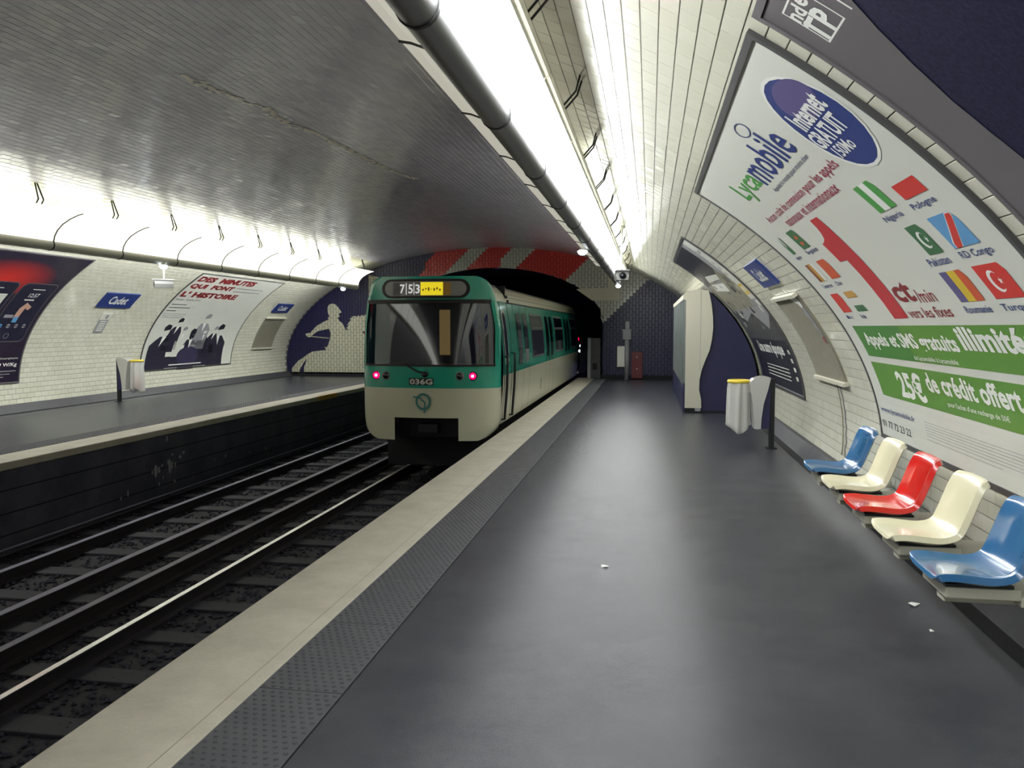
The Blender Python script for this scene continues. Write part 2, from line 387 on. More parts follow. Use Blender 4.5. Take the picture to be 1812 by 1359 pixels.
# rails
def rail(name, x, top, width, label, cat, h=.14, y0=-2, y1=55, zt=-.95):
    t = thing(name, label, cat, (x, 0, 0))
    w = width / 2; z0 = zt - h
    mb = MB(); mb.prism([(-.06, z0), (.06, z0), (.06, z0 + .012), (.010, z0 + .03), (.010, zt - .035), (w, zt - .025), (w, zt - .003), (-w, zt - .003), (-w, zt - .025), (-.010, zt - .035), (-.010, z0 + .03), (-.06, z0 + .012)], y0, y1, 'rail'); mb.build('rail_body', t)
    mb = MB(); mb.box(-w + .004, w - .004, y0, y1, zt - .006, zt, top, .002); mb.build('running_surface', t)
    return t
rail('running_rail', -4.40, 'railtop', .066, 'brightly polished running rail of the near track', 'rail')
rail('running_rail', -2.96, 'railtop_dull', .066, 'running rail hidden close under the near platform edge', 'rail')
rail('third_rail', -5.02, 'railtop_dull', .085, 'dull third rail just beyond the bright polished rail', 'rail', zt=-.93, h=.16)
rail('running_rail', -5.70, 'railtop_dull', .095, 'dull grey rail in the middle of the track pit', 'rail')
rail('running_rail', -6.68, 'railtop_dull', .08, 'dull rail of the far track nearest the opposite pit wall', 'rail')
mb = MB(); mb.tube([(-7.30, -2, -1.02), (-7.30, 25, -1.02)], .018, 'rail'); mb.tube([(-7.36, -2, -.98), (-7.36, 25, -.98)], .012, 'railtop_dull'); tag(mb.build('cable_pair'), 'thin cables running along the foot of the opposite pit wall', 'cable')
# ------------------------------------------------------------------ end wall with mosaic
def ew(px, py, off=0):                    # a point of the end wall from its place in the photograph
    d = fwd + rgt * ((px - 906) / 1465) - upv * ((py - 679.5) / 1465)
    t = (YE - off) / d.y; return (d.x * t, 1.6 + d.z * t)
# tunnel opening outline (x, z)
def tun_half(z):                          # half width of the portal at height z
    if z <= 1.9: return 3.42
    if z >= 3.46: return 0
    return 3.42 * math.sqrt(max(0, 1 - ((z - 1.75) / 1.71) ** 2))
TX = -4.87
def in_vault(x, z, m=0):
    return ((x - XC) / (A - m)) ** 2 + ((z - Z0) / (B - m)) ** 2 < 1
# solid wall: outer vault outline minus the portal, as strips
mb = MB()
zs = [-1.3, -.02] + list(np.linspace(.15, 4.09, 60))
for z0, z1 in zip(zs[:-1], zs[1:]):
    zm = (z0 + z1) / 2
    def outer(z): return A * math.sqrt(max(0, 1 - ((max(z, Z0) - Z0) / B) ** 2))
    o0, o1 = outer(z0), outer(z1); t0, t1 = tun_half(z0), tun_half(z1)
    for sg in (-1, 1):
        a0, a1 = XC + sg * o0, XC + sg * o1; b0, b1 = TX + sg * t0, TX + sg * t1
        vs = [(a0, YE, z0), (b0, YE, z0), (b1, YE, z1), (a1, YE, z1), (a0, YE + .6, z0), (b0, YE + .6, z0), (b1, YE + .6, z1), (a1, YE + .6, z1)]
        mb.add(vs, [(0, 1, 2, 3), (4, 7, 6, 5), (1, 5, 6, 2), (0, 3, 7, 4)], 'tunnel')
wall_end = mb.build('wall_end', None, **STR)
mb = MB()
tw, tl = .098, .190
def diag(x, z):
    return 1729 + 56.9 * (x * 1.014 - (z - 1.6))
for i in range(-124, 23):
    for j in range(0, 28):
        x = i * tw + .01; z = .17 + (j + (.5 if i % 2 else 0)) * tl
        if not in_vault(x, z, -.12): continue
        def za(q): return 1.75 + 1.71 * math.sqrt(1 - ((q - TX) / 3.42) ** 2) + .002 if abs(q - TX) < 3.42 else -9
        if abs(x - TX) < 3.37 and z + tl / 2 < max(za(x - tw / 2), za(x + tw / 2)) + .01: continue
        if abs(x - TX) < 3.44 and z < 1.75: continue
        d = diag(x, z)
        m = 'navy_tile'
        if 1209 < d < 1257: m = 'red_tile'
        elif d < 1297 and d >= 1257: m = 'grey_tile'
        elif 1297 <= d < 1345: m = 'red_tile'
        elif 1345 <= d < 1387: m = 'grey_tile'
        elif 1387 <= d < 1500: m = 'red_tile'
        elif 1500 <= d < 1641: m = 'grey_tile'
        hx, hz = tw / 2 - .003, tl / 2 - .003; y = YE
        zl1, zl2 = max(z - hz, za(x - hx)), max(z - hz, za(x + hx)); vs = [(x - hx, y, zl1), (x + hx, y, zl2), (x + hx, y, z + hz), (x - hx, y, z + hz)] + [(x - hx + .004, y - .007 - random.random() * .001, zl1 + .004), (x + hx - .004, y - .007 - random.random() * .001, zl2 + .004), (x + hx - .004, y - .007 - random.random() * .001, z + hz - .004), (x - hx + .004, y - .007, z + hz - .004)]
        mb.add(vs, [(4, 5, 6, 7), (0, 1, 5, 4), (1, 2, 6, 5), (2, 3, 7, 6), (3, 0, 4, 7)], m)
mb.build('mosaic_tiles', wall_end, kind='stuff')
mb = MB(); mb.box(-11.8, -8.25, YE - .03, YE + .02, 0, .13, 'gap'); mb.box(-1.5, 1.9, YE - .03, YE + .02, 0, .12, 'gap'); mb.build('wall_foot', wall_end)
# horse rider in cut pale tiles
bt = mat('cut_pale_tiles', (.50, .49, .37), .3)
nt = bt.node_tree; g = nt.nodes.new('ShaderNodeNewGeometry'); sx = nt.nodes.new('ShaderNodeSeparateXYZ'); cx_ = nt.nodes.new('ShaderNodeCombineXYZ'); br = nt.nodes.new('ShaderNodeTexBrick')
nt.links.new(g.outputs['Position'], sx.inputs[0]); nt.links.new(sx.outputs['Z'], cx_.inputs['X']); nt.links.new(sx.outputs['X'], cx_.inputs['Y']); nt.links.new(cx_.outputs[0], br.inputs['Vector'])
br.inputs['Scale'].default_value = 1; br.inputs['Brick Width'].default_value = .190; br.inputs['Row Height'].default_value = .098; br.inputs['Mortar Size'].default_value = .007
br.inputs['Color1'].default_value = (.50, .49, .37, 1); br.inputs['Color2'].default_value = (.45, .44, .33, 1); br.inputs['Mortar'].default_value = (.14, .13, .09, 1)
nt.links.new(br.outputs['Color'], nt.nodes['Principled BSDF'].inputs['Base Color'])
M['cut_tiles'] = bt
from mathutils.geometry import tessellate_polygon
def tess(bm, vs, pts):
    for tri in tessellate_polygon([[Vector((a, b, 0)) for a, b in pts]]):
        if len(set(tri)) == 3: bm.faces.new([vs[i] for i in tri])
def poly_plate(mb, pts, m, y, th=.012):
    bm = bmesh.new(); vs = [bm.verts.new((x, y, z)) for x, z in pts]; tess(bm, vs, pts)
    r = bmesh.ops.extrude_face_region(bm, geom=bm.faces[:]); bmesh.ops.translate(bm, vec=(0, th, 0), verts=[v for v in r['geom'] if isinstance(v, bmesh.types.BMVert)])
    mb.frombm(bm, m)
def zz(l): return [ew(480 + x / 6.796, 480 + y / 6.796) for x, y in l]
body = [(250, 1185), (265, 1150), (330, 1075), (395, 1035), (430, 1005), (490, 968), (600, 953), (668, 946), (640, 908), (672, 913), (690, 880), (712, 810), (718, 745), (702, 700), (700, 578), (680, 560), (705, 552), (685, 500), (680, 440), (700, 400), (740, 388), (785, 405), (825, 455), (848, 495), (812, 510), (830, 545), (800, 560), (825, 600), (860, 625), (885, 680), (908, 718), (925, 690), (905, 685), (945, 640), (912, 650), (945, 605), (965, 583), (945, 570), (990, 553), (960, 547), (1010, 538), (1040, 548), (1048, 525), (1070, 548), (1098, 520), (1112, 545), (1135, 515), (1142, 548), (1175, 545), (1175, 640), (1150, 720), (1095, 722), (1130, 770), (1147, 850), (1175, 960), (1175, 1235), (400, 1228), (400, 1150), (435, 1050), (400, 1090), (352, 1170), (335, 1228), (265, 1228)]
mb = MB(); poly_plate(mb, zz(body), 'cut_tiles', YE - .03)
poly_plate(mb, zz([(415, 755), (445, 742), (470, 745), (545, 660), (630, 610), (700, 578), (702, 690), (560, 722), (500, 768), (480, 788), (455, 795), (430, 780)]), 'cut_tiles', YE - .03)
poly_plate(mb, zz([(480, 778), (712, 803), (712, 811), (480, 788)]), 'cut_tiles', YE - .03)
mb.build('rider_mosaic', wall_end, label='pale rider on a horse cut out in tiles')
mb = MB(); poly_plate(mb, [ew(*p) for p in ((653, 487), (674, 491), (690, 540), (690, 664), (652, 664))], 'cut_tiles', YE - .028); mb.build('pale_band', wall_end)
mb = MB(); poly_plate(mb, [ew(*p) for p in ((1019.5, 511.8), (1076, 509), (1076, 462), (1097, 478), (1097, 531), (1048, 532))], 'p_cream', YE - .04, .03); mb.build('cream_panel', wall_end, label='plain cream panel above the tunnel mouth')
# tunnel tube beyond
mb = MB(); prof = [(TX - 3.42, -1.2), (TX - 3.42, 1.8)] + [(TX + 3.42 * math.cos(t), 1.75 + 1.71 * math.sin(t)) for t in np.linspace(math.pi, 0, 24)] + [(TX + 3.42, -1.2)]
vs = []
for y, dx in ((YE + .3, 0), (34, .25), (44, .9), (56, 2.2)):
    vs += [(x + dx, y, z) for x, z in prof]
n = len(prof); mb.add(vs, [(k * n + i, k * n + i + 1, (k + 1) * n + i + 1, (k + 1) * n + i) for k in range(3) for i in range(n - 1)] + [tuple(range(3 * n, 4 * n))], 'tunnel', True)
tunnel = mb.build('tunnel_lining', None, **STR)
# ------------------------------------------------------------------ light troughs
def trough(side, y0, nseg, pitch, label, side_lit, up_from):
    t = thing('light_trough', label, 'light', (0, y0, 3.0))
    f = (lambda x: x) if side > 0 else (lambda x: 2 * XC - x)
    def MBx(): return MB()
    cx, cz, r = -.895, 2.835, .085
    ang = np.linspace(0, 2 * math.pi, 19)[:-1]
    circ = [(f(cx + r * math.cos(a)), cz - 3 + r * math.sin(a)) for a in ang]
    ring = [(f(cx + (r + .006) * math.cos(a)), cz - 3 + (r + .006) * math.sin(a)) for a in ang]
    # outer cove, track side: rises steeply then flattens towards the tracks
    cove = [(-.965, 2.885), (-.985, 2.97), (-1.04, 3.06), (-1.13, 3.145), (-1.26, 3.22), (-1.40, 3.275), (-1.475, 3.29)]
    difp = [(-.815, 2.86), (-.76, 2.872), (-.70, 2.905), (-.65, 2.955), (-.615, 3.02)]
    lip = [(-.615, 3.015), (-.605, 3.03), (-.585, 3.035), (-.575, 3.06)]
    P = lambda pr: [(f(x), z - 3) for x, z in pr]
    parts = {}
    for k in range(nseg):
        a, b = k * pitch + .006, (k + 1) * pitch - .006
        if k == 0:
            mb = MB(); mb.prism(circ, a, b, 'alu' if side > 0 else 'alu_lit', smooth=True); parts['trunk'] = mb.build('trunk', t)
            mb = MB(); mb.sheet(P(cove), a, b, 'diff_side' if side_lit else 'diff_dim', -.008 * side); parts['cove'] = mb.build('side_panel', t)
            mb = MB(); mb.sheet(P(difp), a, b, 'diff', .008 * side); parts['dif'] = mb.build('diffuser', t)
            mb = MB(); mb.sheet(P([(x - .008, z + .022) for x, z in difp] + [(-.60, 3.05)]), a, b, 'creampaint', .006 * side); parts['blocker'] = mb.build('light_blocker', t)  # opaque sheet added behind the diffuser to keep its light off the vault
            mb = MB(); mb.sheet(P(lip), a, b, 'creampaint', .01); parts['lip'] = mb.build('lip', t)
            mb = MB(); mb.prism(ring, -.012, .012, 'dark', smooth=True)
            mb.sheet(P([(x, z - .006) for x, z in cove]), -.008, .008, 'dark', .012 * side)
            mb.sheet(P([(x, z - .004) for x, z in difp]), -.004, .004, 'p_tan', -.006 * side)
            parts['ring'] = mb.build('joint_band', t)
            mb = MB()
            for q in (-1, 1):
                mb.tube([(f(-.60), b / 2 + q * .05, .05), (f(-.50), b / 2 + q * .05, .16), (f(-.46), b / 2 + q * .07, .30)], .007, 'dark', 6)
                mb.tube([(f(-1.40), b / 2 + q * .05, .285), (f(-1.45), b / 2 + q * .05, .37), (f(-1.38), b / 2 + q * .02, .60)], .012, 'dark', 6)
            mb.box(min(f(-1.0), f(-.60)), max(f(-1.0), f(-.60)), b / 2 - .02, b / 2 + .02, .08, .11, 'dark')
            parts['br'] = mb.build('hanger', t)
            mb = MB(); mb.tube([(f(-.93), a + .2, .13), (f(-.93), b - .2, .13)], .03, 'tube_lamp', 8); parts['lamp'] = mb.build('fluorescent_tube', t)
        else:
            for nm, o in parts.items():
                if nm == 'lamp' and -8 < y0 + k * pitch < up_from: continue
                c = o.copy(); link(c, t); c.location.y = k * pitch
    return t
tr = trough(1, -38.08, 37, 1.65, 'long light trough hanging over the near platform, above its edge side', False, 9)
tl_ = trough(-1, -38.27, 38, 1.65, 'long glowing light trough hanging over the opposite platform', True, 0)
# cap ends
# small globe lamps under the troughs
def globe(x, y, z, label):
    t = thing('globe_lamp', label, 'lamp', (x, y, z))
    mb = MB(); bm = bmesh.new(); bmesh.ops.create_uvsphere(bm, u_segments=16, v_segments=8, radius=.075)
    for v in bm.verts:
        if v.co.z > 0: v.co.z *= .3
        v.co.z *= .8
    mb.frombm(bm, 'globe', True); mb.build('glass_bowl', t)
    mb = MB(); mb.tube([(0, 0, .0), (0, 0, .035)], .05, 'white', 14); mb.build('lamp_base', t)
globe(-1.00, 12.4, 2.725, 'round lit lamp under the near trough, the nearer of its two')
globe(-.86, 22.8, 2.725, 'round lit lamp under the far end of the near trough')
globe(-8.85, 14.1, 2.725, 'round lit lamp under the opposite trough beside the dark telephone poster')
globe(-8.9, 23.3, 2.725, 'round lit lamp under the far end of the opposite trough')
# cctv cameras
def cctv(x, y, z, ztop, rz, label, body='white'):
    t = thing('security_camera', label, 'camera', (x, y, z), rz=rz)
    mb = MB(); mb.tube([(0, 0, .07), (0, 0, ztop - z)], .016, 'white'); mb.tube([(0, 0, ztop - z - .05), (0, 0, ztop - z)], [.03, .07], 'white', 12); mb.build('pole', t)
    mb = MB(); mb.prism([(-.09, -.075), (.09, -.075), (.105, 0), (.09, .07), (-.09, .07), (-.105, 0)], -.17, .17, 'cam_grey'); mb.build('housing', t)
    mb = MB(); mb.prism([(-.115, .074), (.115, .074), (.10, .092), (-.10, .092)], -.22, .17, 'cam_grey'); mb.build('sunshield', t)
    mb = MB(); mb.tube([(0, -.171, -.005), (0, -.185, -.005)], .055, 'black', 14); mb.tube([(0, -.18, -.005), (0, -.19, -.005)], .03, 't_glass', 12); mb.build('lens', t)
cctv(-.47, 13.8, 2.44, 3.25, .15, 'white security camera hanging near the end of the near trough')
cctv(-9.35, 14.9, 2.44, 3.23, -1.0, 'white security camera hanging above the opposite blue station sign')
# ------------------------------------------------------------------ printing helpers
def bis(bm, step, axis):
    co = [v.co[axis] for v in bm.verts]
    if not co: return
    a, b = min(co), max(co); k = math.floor(a / step) + 1
    nrm = [0, 0, 0]; nrm[axis] = 1
    while k * step < b:
        p = [0, 0, 0]; p[axis] = k * step
        bmesh.ops.bisect_plane(bm, geom=bm.verts[:] + bm.edges[:] + bm.faces[:], plane_co=p, plane_no=nrm); k += 1
def pl(mb, mapf, pts, m, off=.0, step=.12):
    bm = bmesh.new(); vs = [bm.verts.new((u, v, 0)) for u, v in pts]
    if len(pts) > 4: tess(bm, vs, pts)
    else: bm.faces.new(vs)
    if step: bis(bm, step, 1)
    for v in bm.verts: v.co = Vector(mapf(v.co.x, v.co.y, off))
    mb.frombm(bm, m)
def rc(mb, mapf, u0, u1, v0, v1, m, off=0., step=.12): pl(mb, mapf, [(u0, v0), (u1, v0), (u1, v1), (u0, v1)], m, off, step)
def el(mb, mapf, u, v, ru, rv, m, off=0., n=24, rot=0):
    pl(mb, mapf, [(u + ru * math.cos(t) * math.cos(rot) - rv * math.sin(t) * math.sin(rot), v + ru * math.cos(t) * math.sin(rot) + rv * math.sin(t) * math.cos(rot)) for t in [2 * math.pi * i / n for i in range(n)]], m, off)
def txt(mb, mapf, s, u0, u1, v0, v1, m, off=.0, bold=.0, shear=0, quad=None):
    cu = bpy.data.curves.new('t', 'FONT'); cu.body = s; cu.offset = bold; cu.resolution_u = 2; cu.shear = shear
    ob = bpy.data.objects.new('t', cu); COL.objects.link(ob)
    bpy.context.view_layer.update()
    dg = bpy.context.evaluated_depsgraph_get(); me = bpy.data.meshes.new_from_object(ob.evaluated_get(dg))
    bm = bmesh.new(); bm.from_mesh(me)
    xs = [v.co.x for v in bm.verts]; ys = [v.co.y for v in bm.verts]; a, b, c, d = min(xs), max(xs), min(ys), max(ys)
    for v in bm.verts: v.co = Vector((u0 + (v.co.x - a) / (b - a) * (u1 - u0), v0 + (v.co.y - c) / (d - c) * (v1 - v0), 0))
    if abs(v1 - v0) > .25: bis(bm, .12, 1)
    for v in bm.verts: v.co = Vector(mapf(v.co.x, v.co.y, off))
    mb.frombm(bm, m)
    bpy.data.objects.remove(ob); bpy.data.curves.remove(cu); bpy.data.meshes.remove(me)
def board(name, mapf, u0, u1, v0, v1, m, label, cat, fr='p_frame', fw=.035, lift=.014):
    """curved poster board: backing slab + printed sheet + four frame strips"""
    uc = (u0 + u1) / 2; vc = (v0 + v1) / 2
    t = thing(name, label, cat, mapf(uc, v0, 0))
    T = Vector(mapf(uc, v0, 0))
    g = lambda u, v, o=0.: tuple(Vector(mapf(u, v, o)) - T)
    mb = MB(); n = 28
    vs = []
    for i in range(n + 1):
        v = v0 + (v1 - v0) * i / n
        vs += [g(u0, v, 0), g(u1, v, 0), g(u0, v, lift), g(u1, v, lift)]
    fs = []
    for i in range(n):
        a = i * 4; b = a + 4; fs += [(a + 2, a + 3, b + 3, b + 2), (a, b, b + 1, a + 1), (a, a + 2, b + 2, b), (a + 1, b + 1, b + 3, a + 3)]
    fs += [(0, 1, 3, 2), (n * 4, n * 4 + 2, n * 4 + 3, n * 4 + 1)]
    mb.add(vs, fs, m); mb.build('sheet', t)
    if fr:
        def strip(a0, a1, b0, b1):
            q = MB(); vs = []; n = 28 if (b1 - b0) > .3 else 1
            for i in range(n + 1):
                v = b0 + (b1 - b0) * i / n
                vs += [g(a0, v, 0), g(a1, v, 0), g(a0, v, lift + .007), g(a1, v, lift + .007)]
            fs = []
            for i in range(n):
                a = i * 4; b = a + 4; fs += [(a + 2, a + 3, b + 3, b + 2), (a, b, b + 1, a + 1), (a, a + 2, b + 2, b), (a + 1, b + 1, b + 3, a + 3)]
            fs += [(0, 1, 3, 2), (n * 4, n * 4 + 2, n * 4 + 3, n * 4 + 1)]
            q.add(vs, fs, fr); q.build('frame_strip', t)
        lo, hi = min(u0, u1), max(u0, u1)
        strip(lo - fw, lo, v0 - fw, v1 + fw); strip(hi, hi + fw, v0 - fw, v1 + fw)
        strip(lo, hi, v0 - fw, v0); strip(lo, hi, v1, v1 + fw)
    return t, (lambda u, v, o=0.: g(u, v, lift + .0015 + o))
# ------------------------------------------------------------------ the big telephone-card poster (right wall)
R0 = surfR(.004)
t, g = board('poster', R0, 3.60, 7.58, .235, 2.98, 'p_paper', 'large white poster with green bands, flags and a blue oval behind the seats', 'poster')
mb = MB()
el(mb, g, 4.04, 2.55, .36, .325, 'p_white', .0005, rot=.0); el(mb, g, 4.04, 2.55, .34, .305, 'p_blue', .001); el(mb, g, 3.98, 2.70, .24, .12, 'p_violet', .0014)
mb.build('oval', t, label='dark blue oval')
S3 = .0022
def T(s_, a, b, c, d, m, o=.0008, bold=0.):
    q = MB(); txt(q, g, s_, a, b, c, d, m, o, bold); q.build('lettering', t)
T('Internet', 4.29, 3.79, 2.565, 2.70, 'p_white', S3, .03)
T('GRATUIT', 4.36, 3.85, 2.44, 2.555, 'p_white', S3, .03)
T('150Mo', 4.28, 4.00, 2.35, 2.43, 'p_white', S3, .015)
T('Appels et SMS gratuits', 7.08, 5.05, 1.03, 1.185, 'p_white', S3, .03)
T('illimités', 4.98, 4.03, 1.08, 1.235, 'p_white', S3, .035)
T('de Lycamobile à Lycamobile', 6.02, 5.20, .965, 1.01, 'p_white', S3, .01)
T('25€', 6.72, 6.12, .635, .865, 'p_white', S3, .035)
T('de crédit offert', 6.02, 4.53, .735, .885, 'p_white', S3, .03)
T("pour l'achat d'une recharge de 50€", 5.72, 4.78, .648, .695, 'p_white', S3, .01)
mb = MB(); rc(mb, g, 7.26, 3.62, .96, 1.245, 'p_green', .0008); mb.build('green_band', t, label='upper green band'); mb = MB(); rc(mb, g, 7.30, 3.62, .605, .905, 'p_green', .0008); mb.build('green_band', t, label='lower green band'); mb = MB()
rc(mb, g, 7.26, 6.0, .96, 1.245, 'p_green2', .0011)
mb.build('band_tint', t)
mb = MB()
T('mobile', 5.78, 4.62, 2.545, 2.80, 'p_blue', .0008, .012)
T('Lyca', 6.58, 5.80, 2.52, 2.77, 'p_lgreen', .0008, .012)
mb = MB()
for q in range(12):                       # the little curl above the name
    a0, a1 = 2 * math.pi * q / 12, 2 * math.pi * (q + 1) / 12
    P_ = lambda a, r: (4.95 + .13 * r * math.cos(a), 2.86 + .055 * r * math.sin(a))
    pl(mb, g, [P_(a0, 1), P_(a1, 1), P_(a1, .86), P_(a0, .86)], 'p_blue', .0008, None)
T('Appelez le monde pour moins cher', 5.78, 4.62, 2.465, 2.51, 'p_navyink', .0008, .005)
T('Aucun coût de connexion pour les appels', 6.78, 4.42, 2.315, 2.405, 'p_pinkred', .0008, .01)
T('nationaux et internationaux', 6.40, 4.76, 2.225, 2.30, 'p_pinkred', .0008, .01)
T('ct', 5.58, 5.22, 1.42, 1.57, 'p_dred', .0008, .03)
T('/min', 5.20, 4.90, 1.405, 1.50, 'p_dred', .0008, .006)
T('vers les fixes', 5.57, 4.82, 1.30, 1.375, 'p_dred', .0008, .01)
T('www.lycamobile.fr', 7.50, 6.58, .435, .49, 'p_blue', .0008, .01)
T('01 77 72 23 22', 7.52, 6.74, .31, .37, 'p_ink', .0008, .004)
for s, a, b, v, h in (('Nigeria', 4.64, 4.34, 1.93, .05), ('Pologne', 4.18, 3.87, 1.93, .05), ('Pakistan', 4.61, 4.31, 1.62, .05), ('RD Congo', 4.16, 3.80, 1.615, .055), ('Roumanie', 4.61, 4.28, 1.318, .045), ('Turquie', 4.16, 3.82, 1.31, .052),
                      ('Algérie', 7.24, 7.02, 1.945, .045), ('Bangladesh', 6.74, 6.35, 1.95, .05), ('Cameroun', 7.25, 6.90, 1.632, .04), ('Chine', 6.76, 6.57, 1.633, .04), ('Maroc', 7.23, 7.04, 1.313, .04), ('Inde', 6.77, 6.63, 1.313, .04)):
    T(s, a, b, v, v + h, 'p_blue', .0008, .008)
for k in range(6): rc(mb, g, 6.36, 4.0, .478 - k * .021, .481 - k * .021, 'p_grey', .0008, None)
rc(mb, g, 6.36, 5.05, .345, .348, 'p_grey', .0008, None)
mb.build('small_print', t, kind='stuff')
mb = MB()
one = [(5.62, 2.178), (5.38, 1.58), (5.66 - .02, 1.303), (5.95, 1.300)]
pl(mb, g, [(5.83, 2.182), (5.62, 2.178), (5.63, 1.303), (5.94, 1.300), (5.93, 1.812), (6.12, 1.815), (6.12, 1.990), (6.04, 1.998), (5.95, 2.02), (5.89, 2.065), (5.85, 2.12)], 'p_red', .0008)
mb.build('large_numeral', t, label='large red numeral 1')
mb = MB()
def flag(u, v, w, h, cols, vert=True):
    global mb
    if mb.v: mb.build('flag', t)
    mb = MB()
    """u: far (left) edge, v: bottom"""
    n = len(cols)
    for k, c in enumerate(cols):
        if vert:
            a, b = u - w * k / n, u - w * (k + 1) / n; top = h * (1 - .03 * (k + 1) / n) if k == n - 1 else h
            pl(mb, g, [(a, v), (b, v), (b, v + (top - .04 if k == n - 1 else h)), (b + .03 if k == n - 1 else b, v + h), (a, v + h)], c, .001)
        else:
            rc(mb, g, u, u - w, v + h * (n - 1 - k) / n, v + h * (n - k) / n, c, .001)
flag(4.60, 2.005, .29, .19, ['p_lgreen', 'p_white', 'p_lgreen'])
flag(4.16, 2.008, .31, .092, ['p_flagred']); rc(mb, g, 4.16, 3.85, 2.055, 2.10, 'p_flagred', .001)
flag(4.15, 1.69, .30, .19, ['p_sky']); pl(mb, g, [(4.12, 1.69), (4.04, 1.69), (3.87, 1.86), (3.87, 1.878), (3.93, 1.878), (4.12, 1.72)], 'p_white', .0014); pl(mb, g, [(4.11, 1.69), (4.05, 1.69), (3.88, 1.855), (3.88, 1.872), (3.93, 1.872), (4.11, 1.715)], 'p_flagred', .0018)
flag(4.50, 1.688, .20, .19, ['p_dkgreen'])
def crescent(u, v, r):
    for q in range(14):
        a0, a1 = math.radians(50 + 260 * q / 14), math.radians(50 + 260 * (q + 1) / 14)
        P1 = lambda a: (u - r * math.cos(a), v + r * math.sin(a)); P2 = lambda a: (u - .018 - r * .78 * math.cos(a), v + r * .78 * math.sin(a))
        pl(mb, g, [P1(a0), P1(a1), P2(a1), P2(a0)], 'p_white', .0016, None)
    st = [(u - r * .75 - (.022 if i % 2 == 0 else .009) * math.cos(math.pi * i / 5 + .3), v + (.022 if i % 2 == 0 else .009) * math.sin(math.pi * i / 5 + .3)) for i in range(10)]
    pl(mb, g, st, 'p_white', .0016, None)
crescent(4.40, 1.78, .055)
flag(4.59, 1.388, .31, .19, ['p_violet', 'p_yellow', 'p_orange'])
flag(4.15, 1.39, .31, .19, ['p_flagred']); crescent(4.01, 1.485, .062)
mb.build('flag', t); mb = MB(); pl(mb, g, [(7.19, 2.017), (7.07, 2.017), (7.05, 2.205), (7.09, 2.205), (7.10, 2.12), (7.15, 2.08), (7.18, 2.205)], 'p_dkgreen', .001)
flag(6.72, 2.017, .27, .19, ['p_dkgreen']); el(mb, g, 6.58, 2.10, .06, .055, 'p_orange', .0014)
flag(7.19, 1.70, .29, .188, ['p_brown', 'p_gold', 'p_white']); flag(6.74, 1.70, .29, .186, ['p_orange'])
flag(7.23, 1.378, .29, .19, ['p_flagred']); flag(6.76, 1.508, .31, .06, ['p_gold']); flag(6.75, 1.378, .30, .058, ['p_dkgreen'])
mb.build('flag', t)
# ------------------------------------------------------------------ next poster at the right edge: grey swoosh over night blue
t, g = board('poster', R0, -.70, 3.355, .235, 2.98, 'p_star', 'dark blue starry poster with grey border and white logo, at top right corner', 'poster', fr='p_swoosh')
mb = MB(); sw = [(3.35, .3), (3.35, 2.975), (2.73, 2.975), (2.80, 2.80), (2.86, 2.70), (2.92, 2.60), (2.99, 2.43), (3.03, 2.255), (3.03, 2.09), (3.01, 1.94), (2.98, 1.6), (3.0, 1.0), (3.04, .3)]
pl(mb, g, sw, 'p_swoosh', .0006); mb.build('grey_border', t, label='grey curved border')
mb = MB()
def boxline(u0, u1, v0, v1, w, m):
    rc(mb, g, u0, u1, v0, v0 + w, m, .0012); rc(mb, g, u0, u1, v1 - w, v1, m, .0012); rc(mb, g, u0, u0 - w, v0, v1, m, .0012); rc(mb, g, u1 + w, u1, v0, v1, m, .0012)
boxline(3.225, 2.985, 2.705, 2.912, .008, 'p_white')
txt(mb, g, 'n', 3.222, 3.165, 2.83, 2.88, 'p_white', .0014, .03); txt(mb, g, 'd', 3.16, 3.10, 2.828, 2.895, 'p_white', .0014, .03); txt(mb, g, 'e', 3.085, 3.02, 2.84, 2.895, 'p_white', .0014, .03)
rc(mb, g, 3.205, 3.175, 2.71, 2.825, 'p_white', .0014); rc(mb, g, 3.22, 3.12, 2.800, 2.822, 'p_white', .0014)
txt(mb, g, 'P', 3.115, 3.03, 2.712, 2.825, 'p_white', .0014, .04)
rc(mb, g, 2.905, 2.893, 2.703, 2.94, 'p_white', .0014)
mb.build('logo', t, label='white boxed logo')
# ------------------------------------------------------------------ grey city poster beyond the blue sign (right wall)
t, g = board('poster', R0, 11.30, 15.35, .235, 2.96, 'p_grey', 'grey and black photographic poster with white title, beyond the small blue sign', 'poster')
mb = MB()
rc(mb, g, 15.3, 11.85, 2.2, 2.94, 'p_ink', .0004)
pl(mb, g, [(15.3, 1.6), (11.85, 1.6), (11.85, 2.45), (12.6, 2.35), (13.2, 2.05), (14.2, 2.3), (15.3, 2.1)], 'p_tan', .0006)
pl(mb, g, [(12.3, 2.94), (11.85, 2.94), (11.85, 2.2), (12.3, 2.3)], 'p_grey', .0008)
pl(mb, g, [(14.6, 2.25), (12.9, 2.2), (12.7, 2.3), (14.2, 2.38)], 'p_paper', .0010)
pl(mb, g, [(14.8, 2.05), (13.2, 1.95), (13.0, 2.12), (14.6, 2.20)], 'p_white', .0010)
rc(mb, g, 11.85, 11.33, 1.72, 2.94, 'p_paper', .0012)
rj = random.Random(5)
for k in range(34):
    u = rj.uniform(11.5, 15.1); v = rj.uniform(1.15, 2.1); rc(mb, g, u, u - rj.uniform(.05, .3), v, v + rj.uniform(.03, .14), rj.choice(['p_ink', 'p_paper', 'p_frame', 'p_ink', 'p_grey']), .001 + k * .00004)
rc(mb, g, 15.3, 11.35, .25, 1.02, 'p_ink', .0005)
pl(mb, g, [(15.3, 1.02), (11.35, 1.02), (11.35, 1.45), (12.2, 1.2), (13.0, 1.5), (14.2, 1.35), (15.3, 1.6)], 'p_frame', .0006)
